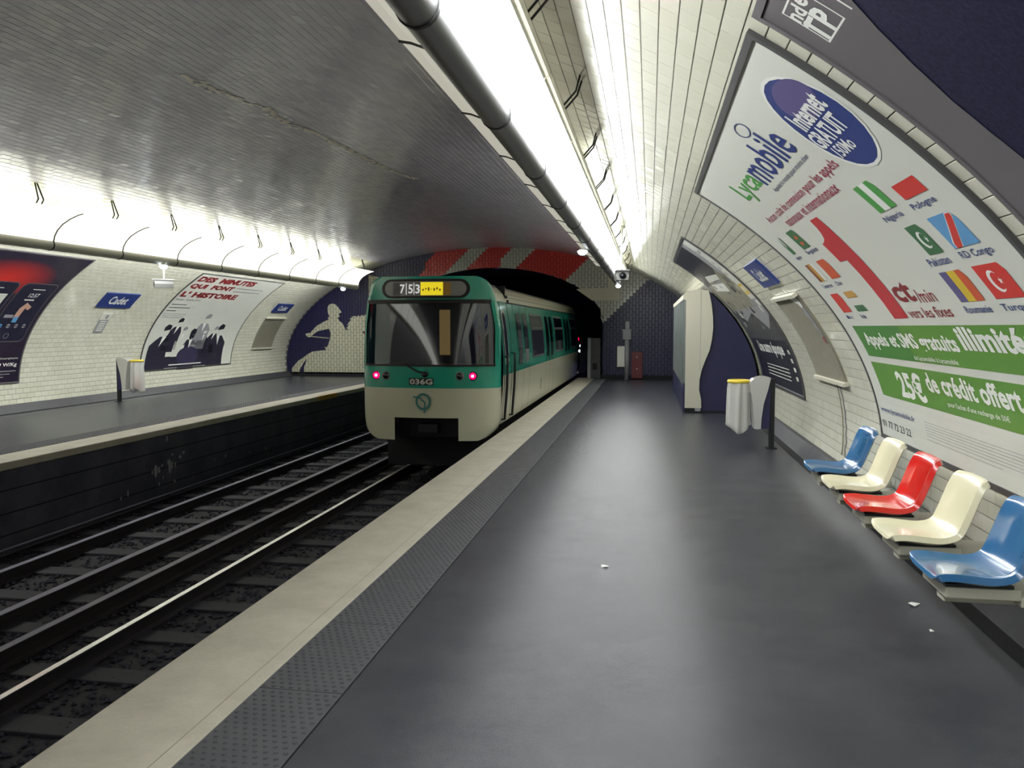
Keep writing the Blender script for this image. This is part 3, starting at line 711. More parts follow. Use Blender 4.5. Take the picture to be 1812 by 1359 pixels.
txt(mb, g, 'Une autre époque', 14.6, 12.0, .72, .98, 'p_white', .0025, .03)
for k in range(4): rc(mb, g, 14.3, 12.1, .56 - k * .055, .575 - k * .055, 'p_paper', .0025, None)
for k in range(4): rc(mb, g, 11.66, 11.5, .82 - k * .13, .88 - k * .13, 'p_paper', .0025, None)
txt(mb, g, 'Saint', 11.80, 11.45, 2.66, 2.74, 'p_ink', .002, .01)
rc(mb, g, 11.80, 11.42, 1.80, 2.0, 'p_yellow', .002); rc(mb, g, 11.72, 11.50, 1.85, 1.95, 'p_paper', .0024)
for k in range(3): rc(mb, g, 11.74, 11.62, 2.42 - .12 * k, 2.48 - .12 * k, 'p_grey', .002, None)
mb.build('print', t)
# ------------------------------------------------------------------ station signs
def sign(mapf, u0, u1, v0, v1, label, glare=False):
    t, g = board('station_sign', mapf, u0, u1, v0, v1, 'p_blue', label, 'sign', fr=None, lift=.028)
    mb = MB(); a, b = u0 + (u1 - u0) * .22, u0 + (u1 - u0) * .76; txt(mb, g, 'Cadet', a, b, v0 + (v1 - v0) * .24, v0 + (v1 - v0) * .80, 'p_white', .001, .02); mb.build('station_name', t, label='white station name')
Lf = surfL(.004)
sign(Lf, 15.32, 16.42, 1.76, 2.17, 'blue Cadet station sign on the opposite wall under the security camera')
sign(Lf, 23.2, 24.27, 1.80, 2.16, 'blue Cadet station sign on the opposite wall beside the rider mosaic')
sign(R0, 9.95, 8.90, 1.815, 2.16, 'blue Cadet station sign on the near wall between two posters')
# exit notices
t, g = board('notice', Lf, 15.72, 16.03, 1.42, 1.59, 'p_paper', 'small white notice plate under the opposite blue sign', 'sign', fr=None)
mb = MB(); el(mb, g, 15.90, 1.50, .05, .055, 'p_grey', .001); mb.build('symbol', t)
t, g = board('notice', Lf, 15.74, 16.03, 1.10, 1.41, 'p_grey', 'small grey notice plate with pale writing below the white one', 'sign', fr=None)
mb = MB()
for k in range(5): rc(mb, g, 15.79, 15.98, 1.14 + k * .055, 1.17 + k * .055, 'p_paper', .001, None)
mb.build('writing', t)
# empty boards
def empty_board(mapf, u0, u1, v0, v1, label, torn):
    t, g = board('notice_board', mapf, u0, u1, v0, v1, 'p_board', label, 'board', fr=None, lift=.02)
    lo, hi = min(u0, u1), max(u0, u1)
    for v in (v0 - .02, v1 - .02):
        m = MB(); vs = [g(lo - .03, v, -.02), g(hi + .03, v, -.02), g(hi + .03, v + .04, -.02), g(lo - .03, v + .04, -.02), g(lo - .03, v, .03), g(hi + .03, v, .03), g(hi + .03, v + .04, .03), g(lo - .03, v + .04, .03)]
        m.add(vs, [(0, 1, 2, 3), (4, 7, 6, 5), (0, 4, 5, 1), (1, 5, 6, 2), (2, 6, 7, 3), (3, 7, 4, 0)], 'creampaint'); m.build('rail_strip', t)
    if torn:
        m = MB(); pl(m, g, [(9.2, 1.63), (8.66, 1.63), (8.68, 1.50), (8.80, 1.47), (8.84, 1.53), (8.95, 1.55), (9.05, 1.60)], 'paper', .002)
        pl(m, g, [(8.67, 1.50), (8.66, 1.02), (8.78, 1.12), (8.74, 1.18), (8.83, 1.25), (8.76, 1.31), (8.86, 1.39), (8.80, 1.47)], 'p_grey', .002)
        pl(m, g, [(8.68, 1.04), (8.78, 1.07), (8.76, 1.12), (8.67, 1.13)], 'p_dred', .004); m.build('torn_paper', t, label='torn remains of white paper')
empty_board(R0, 10.08, 8.62, .60, 1.64, 'worn empty notice board with torn paper, left of the flag poster', True)
empty_board(Lf, 23.2, 24.5, .52, 1.58, 'worn tan notice board on the opposite wall beside the rider mosaic', False)
# ------------------------------------------------------------------ opposite wall: theatre poster
t, g = board('poster', Lf, 17.75, 22.0, .13, 3.06, 'p_paper', 'white poster with red title over men in dark suits, on the opposite wall', 'poster', fw=.025)
mb = MB()
txt(mb, g, 'DES  MINUTES', 17.86, 20.62, 2.76, 2.97, 'p_dred', .0010, .06)
txt(mb, g, 'QUI  FONT', 17.86, 19.86, 2.48, 2.68, 'p_dred', .0010, .06)
txt(mb, g, "L' HISTOIRE", 17.86, 20.45, 2.19, 2.39, 'p_dred', .0010, .06)
mb.build('title', t, label='dark red title')
mb = MB()
txt(mb, g, '18 avril - 14 juillet 2012', 17.86, 18.9, 2.06, 2.12, 'p_ink', .001, .01)
for k, (a, b) in enumerate(((17.86, 18.5), (17.86, 18.75), (17.86, 18.25))): rc(mb, g, a, b, 1.92 - .10 * k, 1.94 - .10 * k, 'p_ink', .001, None)
for k in range(3): rc(mb, g, 17.86, 18.8, 1.62 - .055 * k, 1.632 - .055 * k, 'p_grey', .001, None)
for k in range(2): rc(mb, g, 19.96, 21.4, 2.62 - .13 * k, 2.65 - .13 * k, 'p_grey', .001, None)
mb.build('small_print', t)
mb = MB()
rc(mb, g, 17.95, 21.45, .14, .47, 'p_suit', .0006)
pl(mb, g, [(18.3, .42), (21.0, .46), (20.9, .60), (18.45, .58)], 'p_paper', .0012)
def man(u, v, s, m='p_suit', face='p_paper', hair='p_ink', lean=0):
    pl(mb, g, [(u - .42 * s, v - .2), (u + .42 * s, v - .2), (u + .40 * s, v + .45 * s), (u + .20 * s + lean, v + .66 * s), (u - .18 * s + lean, v + .66 * s), (u - .38 * s, v + .42 * s)], m, .002)
    pl(mb, g, [(u - .07 * s + lean, v + .66 * s), (u + .09 * s + lean, v + .66 * s), (u + .02 * s, v + .38 * s)], 'p_white', .0024, None)
    el(mb, g, u + lean, v + .80 * s, .13 * s, .16 * s, face, .0026, 12)
    pl(mb, g, [(u - .14 * s + lean, v + .82 * s), (u + .14 * s + lean, v + .86 * s), (u + .12 * s + lean, v + .98 * s), (u - .05 * s + lean, v + 1.02 * s), (u - .15 * s + lean, v + .94 * s)], hair, .003, None)
man(18.75, .75, .75, lean=.05); man(19.2, .62, .62, 'p_paper', hair='p_grey'); man(20.2, .60, .62, hair='p_grey'); man(20.65, .6, .66, 'p_suit', hair='p_grey', lean=.05)
man(20.0, .75, .9, 'p_grey', hair='p_grey', lean=-.05)
man(18.3, .32, .98, lean=.12); man(21.05, .30, 1.02, lean=-.1)
man(19.65, .28, .90, 'p_suit', 'p_ink'); el(mb, g, 19.7, .42, .50, .26, 'p_dsuit', .0032)
rc(mb, g, 18.9, 20.4, .20, .225, 'p_white', .004, None)
mb.build('picture', t, label='picture of men in dark suits round a table')
# ------------------------------------------------------------------ opposite wall: dark telephone poster
t, g = board('poster', Lf, 9.9, 13.93, .13, 3.06, 'p_grad', 'dark purple poster showing two black telephones, at the left edge', 'poster', fr='p_swoosh', fw=.03)
mb = MB()
rg = bpy.data.materials.new('red_glow_print'); rg.use_nodes = True; nt = rg.node_tree; b = nt.nodes['Principled BSDF']; b.inputs['Roughness'].default_value = .3
ge = nt.nodes.new('ShaderNodeNewGeometry'); vm = nt.nodes.new('ShaderNodeVectorMath'); vm.operation = 'DISTANCE'
gx, gy, gz = Vector(g(12.45, 2.36)) + Vector(t.location)
sc2 = nt.nodes.new('ShaderNodeVectorMath'); sc2.operation = 'MULTIPLY'; sc2.inputs[1].default_value = (1.6, .75, 1.6); nt.links.new(ge.outputs['Position'], sc2.inputs[0])
vm.inputs[1].default_value = (gx * 1.6, gy * .75, gz * 1.6); nt.links.new(sc2.outputs[0], vm.inputs[0])
r = nt.nodes.new('ShaderNodeValToRGB'); r.color_ramp.elements[0].color = (.65, .03, .02, 1); r.color_ramp.elements[1].color = (.014, .009, .026, 1); r.color_ramp.elements[1].position = .85
nt.links.new(vm.outputs['Value'], r.inputs['Fac']); nt.links.new(r.outputs[0], b.inputs['Base Color']); M['red_glow'] = rg
rc(mb, g, 9.95, 13.9, 2.0, 3.0, 'red_glow', .0005); mb.build('red_backdrop', t, label='red glow print')
def phone(u0, u1, v0, v1, light):
    m = MB(); w = (u1 - u0)
    def rr_(a, b, c, d, r, mm, off):
        pts = []
        for cx, cy, st in ((b - r, d - r, 0), (a + r, d - r, 90), (a + r, c + r, 180), (b - r, c + r, 270)):
            pts += [(cx + r * math.cos(math.radians(st + q * 30)), cy + r * math.sin(math.radians(st + q * 30))) for q in range(4)]
        pl(m, g, pts, mm, off)
    rr_(u0, u1, v0, v1, .12, 'p_swoosh', .001); rr_(u0 + .015, u1 - .015, v0 + .02, v1 - .02, .11, 'p_phone', .0016)
    if light: rc(m, g, u0 + .06, u1 - .1, v0 + .45, v1 - .30, 'p_paper', .0022)
    txt(m, g, '12:57', u0 + w * .38, u0 + w * .66, v1 - .36, v1 - .26, 'p_white', .0022, .01)
    rc(m, g, u0 + w * .35, u0 + w * .7, v1 - .17, v1 - .15, 'p_paper', .0022, None); rc(m, g, u0 + w * .35, u0 + w * .62, v1 - .44, v1 - .41, 'p_white', .0022, None)
    if not light:
        pl(m, g, [(u0 + w * .38, v0 + .5), (u0 + w * .52, v0 + .5), (u0 + w * .55, v0 + .74), (u0 + w * .66, v0 + .70), (u0 + w * .70, v0 + .78), (u0 + w * .5, v0 + .88), (u0 + w * .40, v0 + .74)], 'p_skin', .0022)
        rc(m, g, u0 + w * .12, u0 + w * .36, v0 + .52, v0 + .59, 'p_grey', .0022, None); rc(m, g, u0 + w * .40, u0 + w * .53, v0 + .42, v0 + .55, 'p_sky', .0024, None)
    for k in range(4): el(m, g, u0 + w * (.16 + .22 * k), v0 + .34, .045, .045, 'p_grey' if k else 'p_sky', .0022, 10)
    el(m, g, u0 + w * .45, v0 + .13, .06, .06, 'p_grey', .002, 12); el(m, g, u0 + w * .45, v0 + .13, .05, .05, 'p_phone', .0024, 12)
    m.build('telephone_print', t, label='picture of a black telephone')
phone(12.98, 13.84, .92, 2.29, False); phone(11.9, 12.90, .92, 2.29, True)
mb = MB(); txt(mb, g, 'DAS: 1.29 W/Kg', 12.9, 13.85, .41, .50, 'p_white', .001, .02); txt(mb, g, '* Smartphone', 13.35, 13.85, .56, .61, 'p_paper', .001, .005)
for k in range(3): rc(mb, g, 12.6, 13.85 - .15 * k, .33 - .055 * k, .345 - .055 * k, 'p_grey', .001, None)
mb.build('white_lettering', t)
# ------------------------------------------------------------------ metro train
XM, HWM = -3.475, 1.155
ZBOT, ZTOP = -.19, 2.40
def hw(z):                                # half width of the body at height z
    pts = [(-.19, 1.0), (.0, 1.04), (.6, 1.085), (1.1, 1.10), (1.6, 1.06), (2.02, .99), (2.15, .95), (2.26, .86), (2.34, .72), (2.385, .52), (2.40, .3)]
    return 1.05 * float(np.interp(z, [p[0] for p in pts], [p[1] for p in pts]))
train = thing('metro_train', 'white and green metro train leaving into the tunnel, red tail lamps lit', 'train', (XM, 12.75, ZBOT))
def toT(mb): mb.v = [(x - XM, y - 12.75, z - ZBOT) for x, y, z in mb.v]; return mb
def yf(x, z):                             # nose surface
    q = abs(x - XM) / HWM
    return 12.60 + .20 * q ** 2 + .18 * q ** 8 + .10 * max(0, (z - .95)) * .55
def fr_w(z):                              # front outline half width (rounded corners top and bottom)
    w_ = min(hw(z), 1.115)
    if z < .12: w_ = 1.095 - .36 * (1 - math.sqrt(max(0, 1 - ((.12 - z) / .32) ** 2)))
    if z > 2.14: w_ = .985 - .27 * (1 - math.sqrt(max(0, 1 - ((z - 2.14) / .27) ** 2)))
    return w_
def band(z0, z1, m, name, label=None, nz=8, u0=-1, u1=1, back=True, off=0, nx=28):
    mb = MB(); vs = []; xs = np.linspace(u0, u1, nx + 1)
    if back: xs = np.concatenate([[u0], xs, [u1]])
    n = len(xs)
    for i in range(nz + 1):
        z = z0 + (z1 - z0) * i / nz; w_ = fr_w(z)
        for j, u in enumerate(xs):
            x = XM + u * w_; y = yf(x, z) - off
            if back and j in (0, n - 1): y = 13.16
            vs.append((x, y, z))
    mb.add(vs, [(i * n + j, i * n + j + 1, (i + 1) * n + j + 1, (i + 1) * n + j) for i in range(nz) for j in range(n - 1)], m, True)
    o = toT(mb).build(name, train, **({'label': label} if label else {})); return o
band(.17, .64, 't_cream', 'front_skirt', 'cream lower front')
# two lower corners beside the coupler opening
for sgn in (-1, 1):
    mb = MB(); vs = []; n = 9
    for i in range(9):
        z = ZBOT + (.17 - ZBOT) * i / 8; w_ = fr_w(z)
        for j in range(n):
            x = XM - .07 * 0 + sgn * (.52 + (w_ - .52) * j / (n - 1)); vs.append((x, yf(x, z), z))
        vs.append((XM + sgn * w_, 13.16, z))
    k = n + 1; mb.add(vs, [(i * k + j, i * k + j + 1, (i + 1) * k + j + 1, (i + 1) * k + j) for i in range(8) for j in range(k - 1)], 't_cream', True)
    toT(mb).build('front_corner', train)
mb = MB(); mb.box(XM - .55, XM + .55, 12.95, 13.4, -.17, .18, 't_under'); mb.box(XM - .16, XM + .16, 12.72, 12.95, -.09, .06, 't_under', .02); toT(mb).build('coupler', train, label='dark coupler in the front opening')
band(.64, 1.00, 't_teal', 'front_belt', 'green belt')
band(2.02, 2.40, 't_teal', 'front_brow', 'green brow')
# pillars beside the glass
band(1.00, 2.02, 't_teal', 'window_pillar', None, u0=.955, u1=1, nx=4, back=True)
mb = MB(); vs = []
for s_ in (-1,):
    pass
def pillar(u0, u1):
    mb = MB(); vs = []; nz = 8
    for i in range(nz + 1):
        z = 1.0 + 1.02 * i / nz; w_ = fr_w(z)
        for u in (u0, u1): x = XM + u * w_; vs.append((x, yf(x, z), z))
        vs.append((XM + (u0 if abs(u0) > abs(u1) else u1) * w_, 13.16, z))
    if abs(u0) > abs(u1): vs = [v for i in range(nz + 1) for v in (vs[i * 3 + 2], vs[i * 3], vs[i * 3 + 1])]
    mb.add(vs, [(i * 3 + j, i * 3 + j + 1, i * 3 + j + 4, i * 3 + j + 3) for i in range(nz) for j in range(2)], 't_teal', True); toT(mb).build('window_pillar', train)
pillar(-1, -.955)
# windscreen glass
wg = bpy.data.materials.new('windscreen'); wg.use_nodes = True; nt = wg.node_tree; nt.nodes.remove(nt.nodes['Principled BSDF'])
gl = nt.nodes.new('ShaderNodeBsdfGlossy'); gl.inputs['Roughness'].default_value = .04; gl.inputs['Color'].default_value = (.9, .92, 1, 1)
tp = nt.nodes.new('ShaderNodeBsdfTransparent'); tp.inputs['Color'].default_value = (.45, .47, .5, 1)
mx = nt.nodes.new('ShaderNodeMixShader'); mx.inputs[0].default_value = .13; nt.links.new(tp.outputs[0], mx.inputs[1]); nt.links.new(gl.outputs[0], mx.inputs[2]); nt.links.new(mx.outputs[0], nt.nodes['Material Output'].inputs[0])
M['windscreen'] = wg
o = band(1.0, 2.02, 'windscreen', 'windscreen', 'large dark windscreen', u0=-.955, u1=.955, back=False, off=-.02, nx=36, nz=14)
mb = MB()
for z0, z1 in ((1.975, 2.035), (.985, 1.012)):
    vs = []
    for j in range(25):
        x = XM + (-1 + 2 * j / 24) * .965 * fr_w(z0)
        for z, o_ in ((z0, .0), (z0, .02), (z1, .02), (z1, .0)): vs.append((x, yf(x, z) - o_, z))
    mb.add(vs, [(j * 4 + a, j * 4 + (a + 1) % 4, j * 4 + 4 + (a + 1) % 4, j * 4 + 4 + a) for j in range(24) for a in range(4)], 'black')
toT(mb).build('windscreen_seal', train)
# cab interior
mb = MB(); mb.box(XM - 1.02, XM + 1.02, 14.0, 14.05, .6, 2.3, 't_under'); mb.box(XM - 1.0, XM + 1.0, 12.85, 14.0, .85, .98, 't_under'); mb.box(XM - .95, XM + .95, 12.95, 14.0, 2.1, 2.2, 't_under'); toT(mb).build('cab_interior', train)
mb = MB(); mb.box(XM - .12, XM + .07, 13.96, 13.99, 1.12, 1.90, 't_inside', .01); toT(mb).build('cab_door_window', train, label='lit ochre window of the cab door')
mb = MB(); mb.box(XM + .06, XM + .30, 13.93, 13.96, 1.05, 1.97, 't_under'); mb.box(XM - .05, XM + .08, 13.90, 13.955, 1.60, 1.66, 'dark'); 
# destination display
def fmap(u, v, o=0.): return (u - XM, yf(u, v) - .018 - o - 12.75, v - ZBOT)
mb = MB()
def stadium(cu, cv, wu, hv, m, off):
    pts = [(cu + (wu - hv) + hv * math.cos(a), cv + hv * math.sin(a)) for a in np.linspace(-math.pi / 2, math.pi / 2, 9)] + [(cu - (wu - hv) + hv * math.cos(a), cv + hv * math.sin(a)) for a in np.linspace(math.pi / 2, 3 * math.pi / 2, 9)]
    bm = bmesh.new(); f = bm.faces.new([bm.verts.new((a, b, 0)) for a, b in pts]); bmesh.ops.triangulate(bm, faces=[f]); bis(bm, .1, 0)
    for v in bm.verts: v.co = Vector(fmap(v.co.x, v.co.y, off))
    mb.frombm(bm, m)
SC = XM - .02
stadium(SC, 2.205, .72, .150, 'black', 0); mb.build('display_rim', train)
mb = MB(); stadium(SC, 2.205, .665, .115, 't_sign', .006)
def frc(u0, u1, v0, v1, m, off): n_ = max(1, int(abs(u1 - u0) / .08)); [pl(mb, fmap, [(u0 + (u1 - u0) * i / n_, v0), (u0 + (u1 - u0) * (i + 1) / n_, v0), (u0 + (u1 - u0) * (i + 1) / n_, v1), (u0 + (u1 - u0) * i / n_, v1)], m, off, None) for i in range(n_)]
frc(SC - .06, SC + .30, 2.10, 2.305, 't_yellow', .010); frc(SC + .30, SC + .42, 2.10, 2.30, 'p_gold', .010)
for k_ in range(7): frc(SC - .03 + k_ * .045, SC - .005 + k_ * .045, 2.17 + .02 * (k_ % 2), 2.20 + .012 * (k_ % 3), 'p_gold', .013)
frc(SC - .52, SC - .40, 2.10, 2.30, 'p_swoosh', .009)
mb.build('destination_display', train, label='destination display with yellow blind')
mb = MB()
txt(mb, fmap, '7', SC - .40, SC - .32, 2.13, 2.27, 't_digit', .014, .01); txt(mb, fmap, '5', SC - .26, SC - .185, 2.13, 2.27, 't_digit', .014, .01); txt(mb, fmap, '3', SC - .145, SC - .07, 2.13, 2.27, 't_digit', .014, .01)
frc(SC - .30, SC - .288, 2.11, 2.295, 't_digit', .014); frc(SC - .172, SC - .16, 2.11, 2.295, 't_digit', .014)
mb.build('display_digits', train, label='white digits 7 5 3')
# lamps on the belt
def disc(cu, cv, r, m, name, off=.004, th=.02, label=None):
    mb = MB(); y = yf(cu, cv) - 12.75
    mb.tube([(cu - XM, y + .02, cv - ZBOT), (cu - XM, y - off - th, cv - ZBOT)], r, m, 18); return mb.build(name, train, **({'label': label} if label else {}))
for sg, (a, b) in ((-1, (.86, .66)), (1, (.745, .545))):
    disc(XM + sg * a + (.02 if sg < 0 else 0), .835, .070, 't_under', 'lamp_rim', 0, .012)
    disc(XM + sg * a + (.02 if sg < 0 else 0), .835, .052, 't_tail', 'tail_lamp', .01, .012, 'lit red tail lamp'); disc(XM + sg * a + (.02 if sg < 0 else 0), .835, .020, 't_tailc', 'lamp_core', .02, .012)
    disc(XM + sg * b, .835, .066, 't_sign', 'lamp_rim', 0, .012); disc(XM + sg * b, .835, .052, 't_glass', 'headlamp', .008, .012, 'unlit headlamp')
mb = MB(); p = [(XM + .0, .88), (XM - .12, .90), (XM - .34, 1.02)]
mb.tube([(x - XM, yf(x, z) - 12.75 - .03, z - ZBOT) for x, z in p], .012, 'black', 8); mb.tube([(0, yf(XM, .86) - 12.75 + .01, .86 - ZBOT), (0, yf(XM, .86) - 12.75 - .05, .86 - ZBOT)], .045, 'black', 12); mb.build('wiper', train)
mb = MB(); frc(XM - .265, XM + .135, .69, .80, 't_under', .0); mb.build('number_plate', train)
mb = MB(); txt(mb, fmap, '036G', XM - .25, XM + .12, .70, .79, 'p_white', .006, .03); mb.build('fleet_number', train, label='white number 036G')
mb = MB()
LU, LV = XM - .035, .43
for q in range(24):
    a0, a1 = 2 * math.pi * q / 24, 2 * math.pi * (q + 1) / 24
    pl(mb, fmap, [(LU + .125 * math.cos(a0), LV + .135 * math.sin(a0)), (LU + .125 * math.cos(a1), LV + .135 * math.sin(a1)), (LU + .09 * math.cos(a1), LV + .098 * math.sin(a1)), (LU + .09 * math.cos(a0), LV + .098 * math.sin(a0))], 'logo_teal' if 'logo_teal' in M else 't_roof', .001, None)
M['logo_teal'] = mat('logo_teal', (.06, .22, .21), .4)
mb.mats = ['logo_teal' if m == 't_roof' else m for m in mb.mats]
path = [(-.165, .075), (-.12, .07), (-.08, .075), (-.03, .045), (-.02, .02), (.01, .01), (.035, -.03), (.025, -.08), (.03, -.13), (.02, -.18)]
for a, b in zip(path[:-1], path[1:]):
    d = Vector((b[0] - a[0], b[1] - a[1])).normalized(); nn = Vector((-d.y, d.x)) * .013
    pl(mb, fmap, [(LU + a[0] + nn.x, LV + a[1] + nn.y), (LU + b[0] + nn.x, LV + b[1] + nn.y), (LU + b[0] - nn.x, LV + b[1] - nn.y), (LU + a[0] - nn.x, LV + a[1] - nn.y)], 'logo_teal', .004, None)
mb.build('emblem', train, label='round teal emblem')
# car bodies
def body_shell(ya, yb, name, shift=0):
    zl_ = [.03, .3, .6, .82, 1.1, 1.4, 1.7, 2.02, 2.10, 2.16, 2.22, 2.27, 2.32, 2.36, 2.385, 2.40]
    L = [(XM + hw(z), z) for z in zl_]; prof = L + [(2 * XM - x, z) for x, z in L[::-1]]
    mb = MB(); n = len(prof)
    vs = [(x, ya, z) for x, z in prof] + [(x + shift, yb, z) for x, z in prof]
    for i in range(n):
        j = (i + 1) % n; zm = (prof[i][1] + prof[j][1]) / 2
        m = 't_cream' if zm < .82 else 't_teal' if zm < 2.02 else 't_cream' if zm < 2.25 else 't_roof'
        mb.add([vs[i], vs[j], vs[n + j], vs[n + i]], [(0, 1, 2, 3)], m)
    mb.add(vs, [tuple(range(n, 2 * n))], 't_under')
    toT(mb).build(name, train)
body_shell(13.15, 27.4, 'car_body'); body_shell(28.1, 42, 'car_body', .9)
mb = MB(); mb.box(XM - .95, XM + .95, 13.6, 42, -.75, .03, 't_under'); toT(mb).build('underframe', train)
mb = MB(); mb.box(XM - .8, XM + .8, 27.35, 28.15, .1, 2.1, 't_under'); toT(mb).build('gangway', train)
# wheels
mb = MB()
for y in (15.2, 17.0, 23.8, 25.6):
    for sx_ in (-.72, .72): mb.tube([(XM + sx_ - .06, y, -.53), (XM + sx_ + .06, y, -.53)], .42, 't_under', 20)
toT(mb).build('wheels', train)
# side furniture (platform side)
def smap(u, v, o=0.): return (hw(v) + o, u - 12.75, v - ZBOT)
def sidequad(mb, y0, y1, z0, z1, m, o=.005, r=0):
    if r:
        pts = []
        for cy, cz, st in ((y1 - r, z1 - r, 0), (y0 + r, z1 - r, 90), (y0 + r, z0 + r, 180), (y1 - r, z0 + r, 270)):
            pts += [(cy + r * math.cos(math.radians(st + q * 30)), cz + r * math.sin(math.radians(st + q * 30))) for q in range(4)]
        pl(mb, smap, pts, m, o, .2)
    else: pl(mb, smap, [(y0, z0), (y1, z0), (y1, z1), (y0, z1)], m, o, .2)
def side_bar(y, z0, z1, nm, m='black', r=.022, o=.05):
    mb = MB(); zs_ = np.linspace(z0, z1, 7); pts = [smap(y, z, o) for z in zs_]
    mb.tube([smap(y, z0, 0)] + pts + [smap(y, z1, 0)], r, m, 8); return mb.build(nm, train)
side_bar(13.25, .10, 1.12, 'grab_rail'); side_bar(14.0, .10, 1.16, 'grab_rail')
mb = MB(); sidequad(mb, 13.32, 13.68, .98, 1.88, 'p_paper', .003, .08); sidequad(mb, 13.36, 13.64, 1.02, 1.84, 't_glass', .006, .07); mb.build('cab_side_window', train)
mb = MB(); sidequad(mb, 13.26, 13.30, .05, 2.02, 't_under', .004); sidequad(mb, 13.98, 14.01, .05, 2.02, 't_under', .004); mb.build('cab_door_seam', train)
mb = MB()
for k in range(2): mb.tube([smap(14.15, 2.12 - .08 * k, -.02), smap(14.15, 2.12 - .08 * k, .03)], .028, 'black', 10)
sidequad(mb, 14.08, 14.11, 2.02, 2.22, 't_under', .004); mb.build('cantrail_fitting', train)
mb = MB(); sidequad(mb, 14.1, 27.3, 2.11, 2.117, 't_under', .004); sidequad(mb, 14.1, 27.3, 2.005, 2.03, 't_under', .004); mb.build('cantrail_line', train)
def door(y0, first=[]):
    for k in range(2):
        a = y0 + k * .78
        mb = MB()
        sidequad(mb, a + .15, a + .63, .93, 1.85, 't_glass', .006, .08)
        sidequad(mb, a - .008, a + .008, .05, 2.02, 't_under', .004)
        if k == 1: sidequad(mb, a + .77, a + .79, .05, 2.02, 't_under', .004)
        mb.build('door_leaf', train)
def bigwin(y0, y1):
    mb = MB(); sidequad(mb, y0, y1, .98, 1.88, 'cab_side', .004, .05); sidequad(mb, y0 + .05, y1 - .05, 1.03, 1.54, 't_glass', .007, .03); sidequad(mb, y0 + .05, y1 - .05, 1.60, 1.83, 't_glass', .007, .03); mb.build('side_window', train)
for y0 in (14.6, 18.75, 22.9): door(y0)
for y0 in (16.5, 20.65): bigwin(y0, y0 + 1.9)
bigwin(24.8, 26.5)
mb = MB(); sidequad(mb, 17.95, 18.05, .25, .50, 't_roof', .005); mb.build('wear_mark', train)
for y0 in (28.9, 33, 37):
    mb = MB(); 
    for k in range(3):
        sh = .9 * (y0 - 28.1) / 13.9
        pl(mb, lambda u, v, o=0.: (hw(v) + o + .9 * (u - 28.1) / 13.9, u - 12.75, v - ZBOT), [(y0 + k * 1.2, .95), (y0 + k * 1.2 + .9, .95), (y0 + k * 1.2 + .9, 1.85), (y0 + k * 1.2, 1.85)], 't_glass', .006, .3)
    mb.build('side_window', train)
# ------------------------------------------------------------------ seats
def seat(y, key, label):
    t = thing('platform_seat', label, 'seat', (1.36, y, .33), 'row of shell seats against the wall')
    # profile (x out from front edge, z above bracket)
    prof = [(-.03, .075), (-.02, .095), (.04, .105), (.14, .095), (.24, .085), (.31, .105), (.355, .16), (.39, .25), (.42, .34), (.455, .415), (.485, .428)]
    bm = bmesh.new(); n = len(prof); W = 9; grid = []
    for i, (x, z) in enumerate(prof):
        q = i / (n - 1); hwid = .215 - .012 * q
        if i == 0: hwid = .20
        row = []
        for j in range(W):
            u = -1 + 2 * j / (W - 1); e = abs(u) ** 6
            dx = -.028 * e if q > .5 else 0; dz = .022 * e if q < .55 else 0
            dip = -.012 * (1 - u * u) if .1 < q < .6 else 0
            row.append(bm.verts.new((x + dx + (0.012 * (1 - u * u) if q > .55 else 0), u * hwid, z + dz + dip)))
        grid.append(row)
    for i in range(n - 1):
        for j in range(W - 1): bm.faces.new((grid[i][j], grid[i][j + 1], grid[i + 1][j + 1], grid[i + 1][j]))
    bmesh.ops.recalc_face_normals(bm, faces=bm.faces)
    me = bpy.data.meshes.new('shell'); bm.to_mesh(me); bm.free(); me.materials.append(M[key])
    o = link(bpy.data.objects.new('shell', me), t)
    for p in me.polygons: p.use_smooth = True
    so = o.modifiers.new('s', 'SOLIDIFY'); so.thickness = .036; so.offset = -1 if me.polygons[10].normal.z > 0 else 1
    bv = o.modifiers.new('b', 'BEVEL'); bv.width = .010; bv.segments = 2; bv.limit_method = 'ANGLE'; bv.angle_limit = math.radians(50)
    ss = o.modifiers.new('d', 'SUBSURF'); ss.levels = 1; ss.render_levels = 2
    mb = MB(); mb.box(.03, .33, -.16, .16, .048, .062, 'black'); mb.build('seat_pad', t)
    mb = MB(); mb.box(.03, .36, -.17, .17, -.005, .047, 'bracket', .006); mb.build('bracket', t)
    mb = MB(); mb.box(.06, .56, -.05, .05, -.062, -.006, 'bracket', .010); mb.box(.36, .60, -.17, .17, -.035, .015, 'bracket', .006); mb.build('support_arm', t)
Ys = 4.28
for k, (key, lab) in enumerate((('seat_blue', 'glossy blue shell seat nearest the camera, at the right edge'), ('seat_white', 'cream shell seat between the red seat and the nearest blue seat'), ('seat_red', 'bright red shell seat in the middle of the row'),
                                ('seat_white', 'cream shell seat between the red seat and the far blue seat'), ('seat_blue', 'blue shell seat with pale scribble at the far end of the row'))):
    seat(Ys + .745 * k, key, lab)
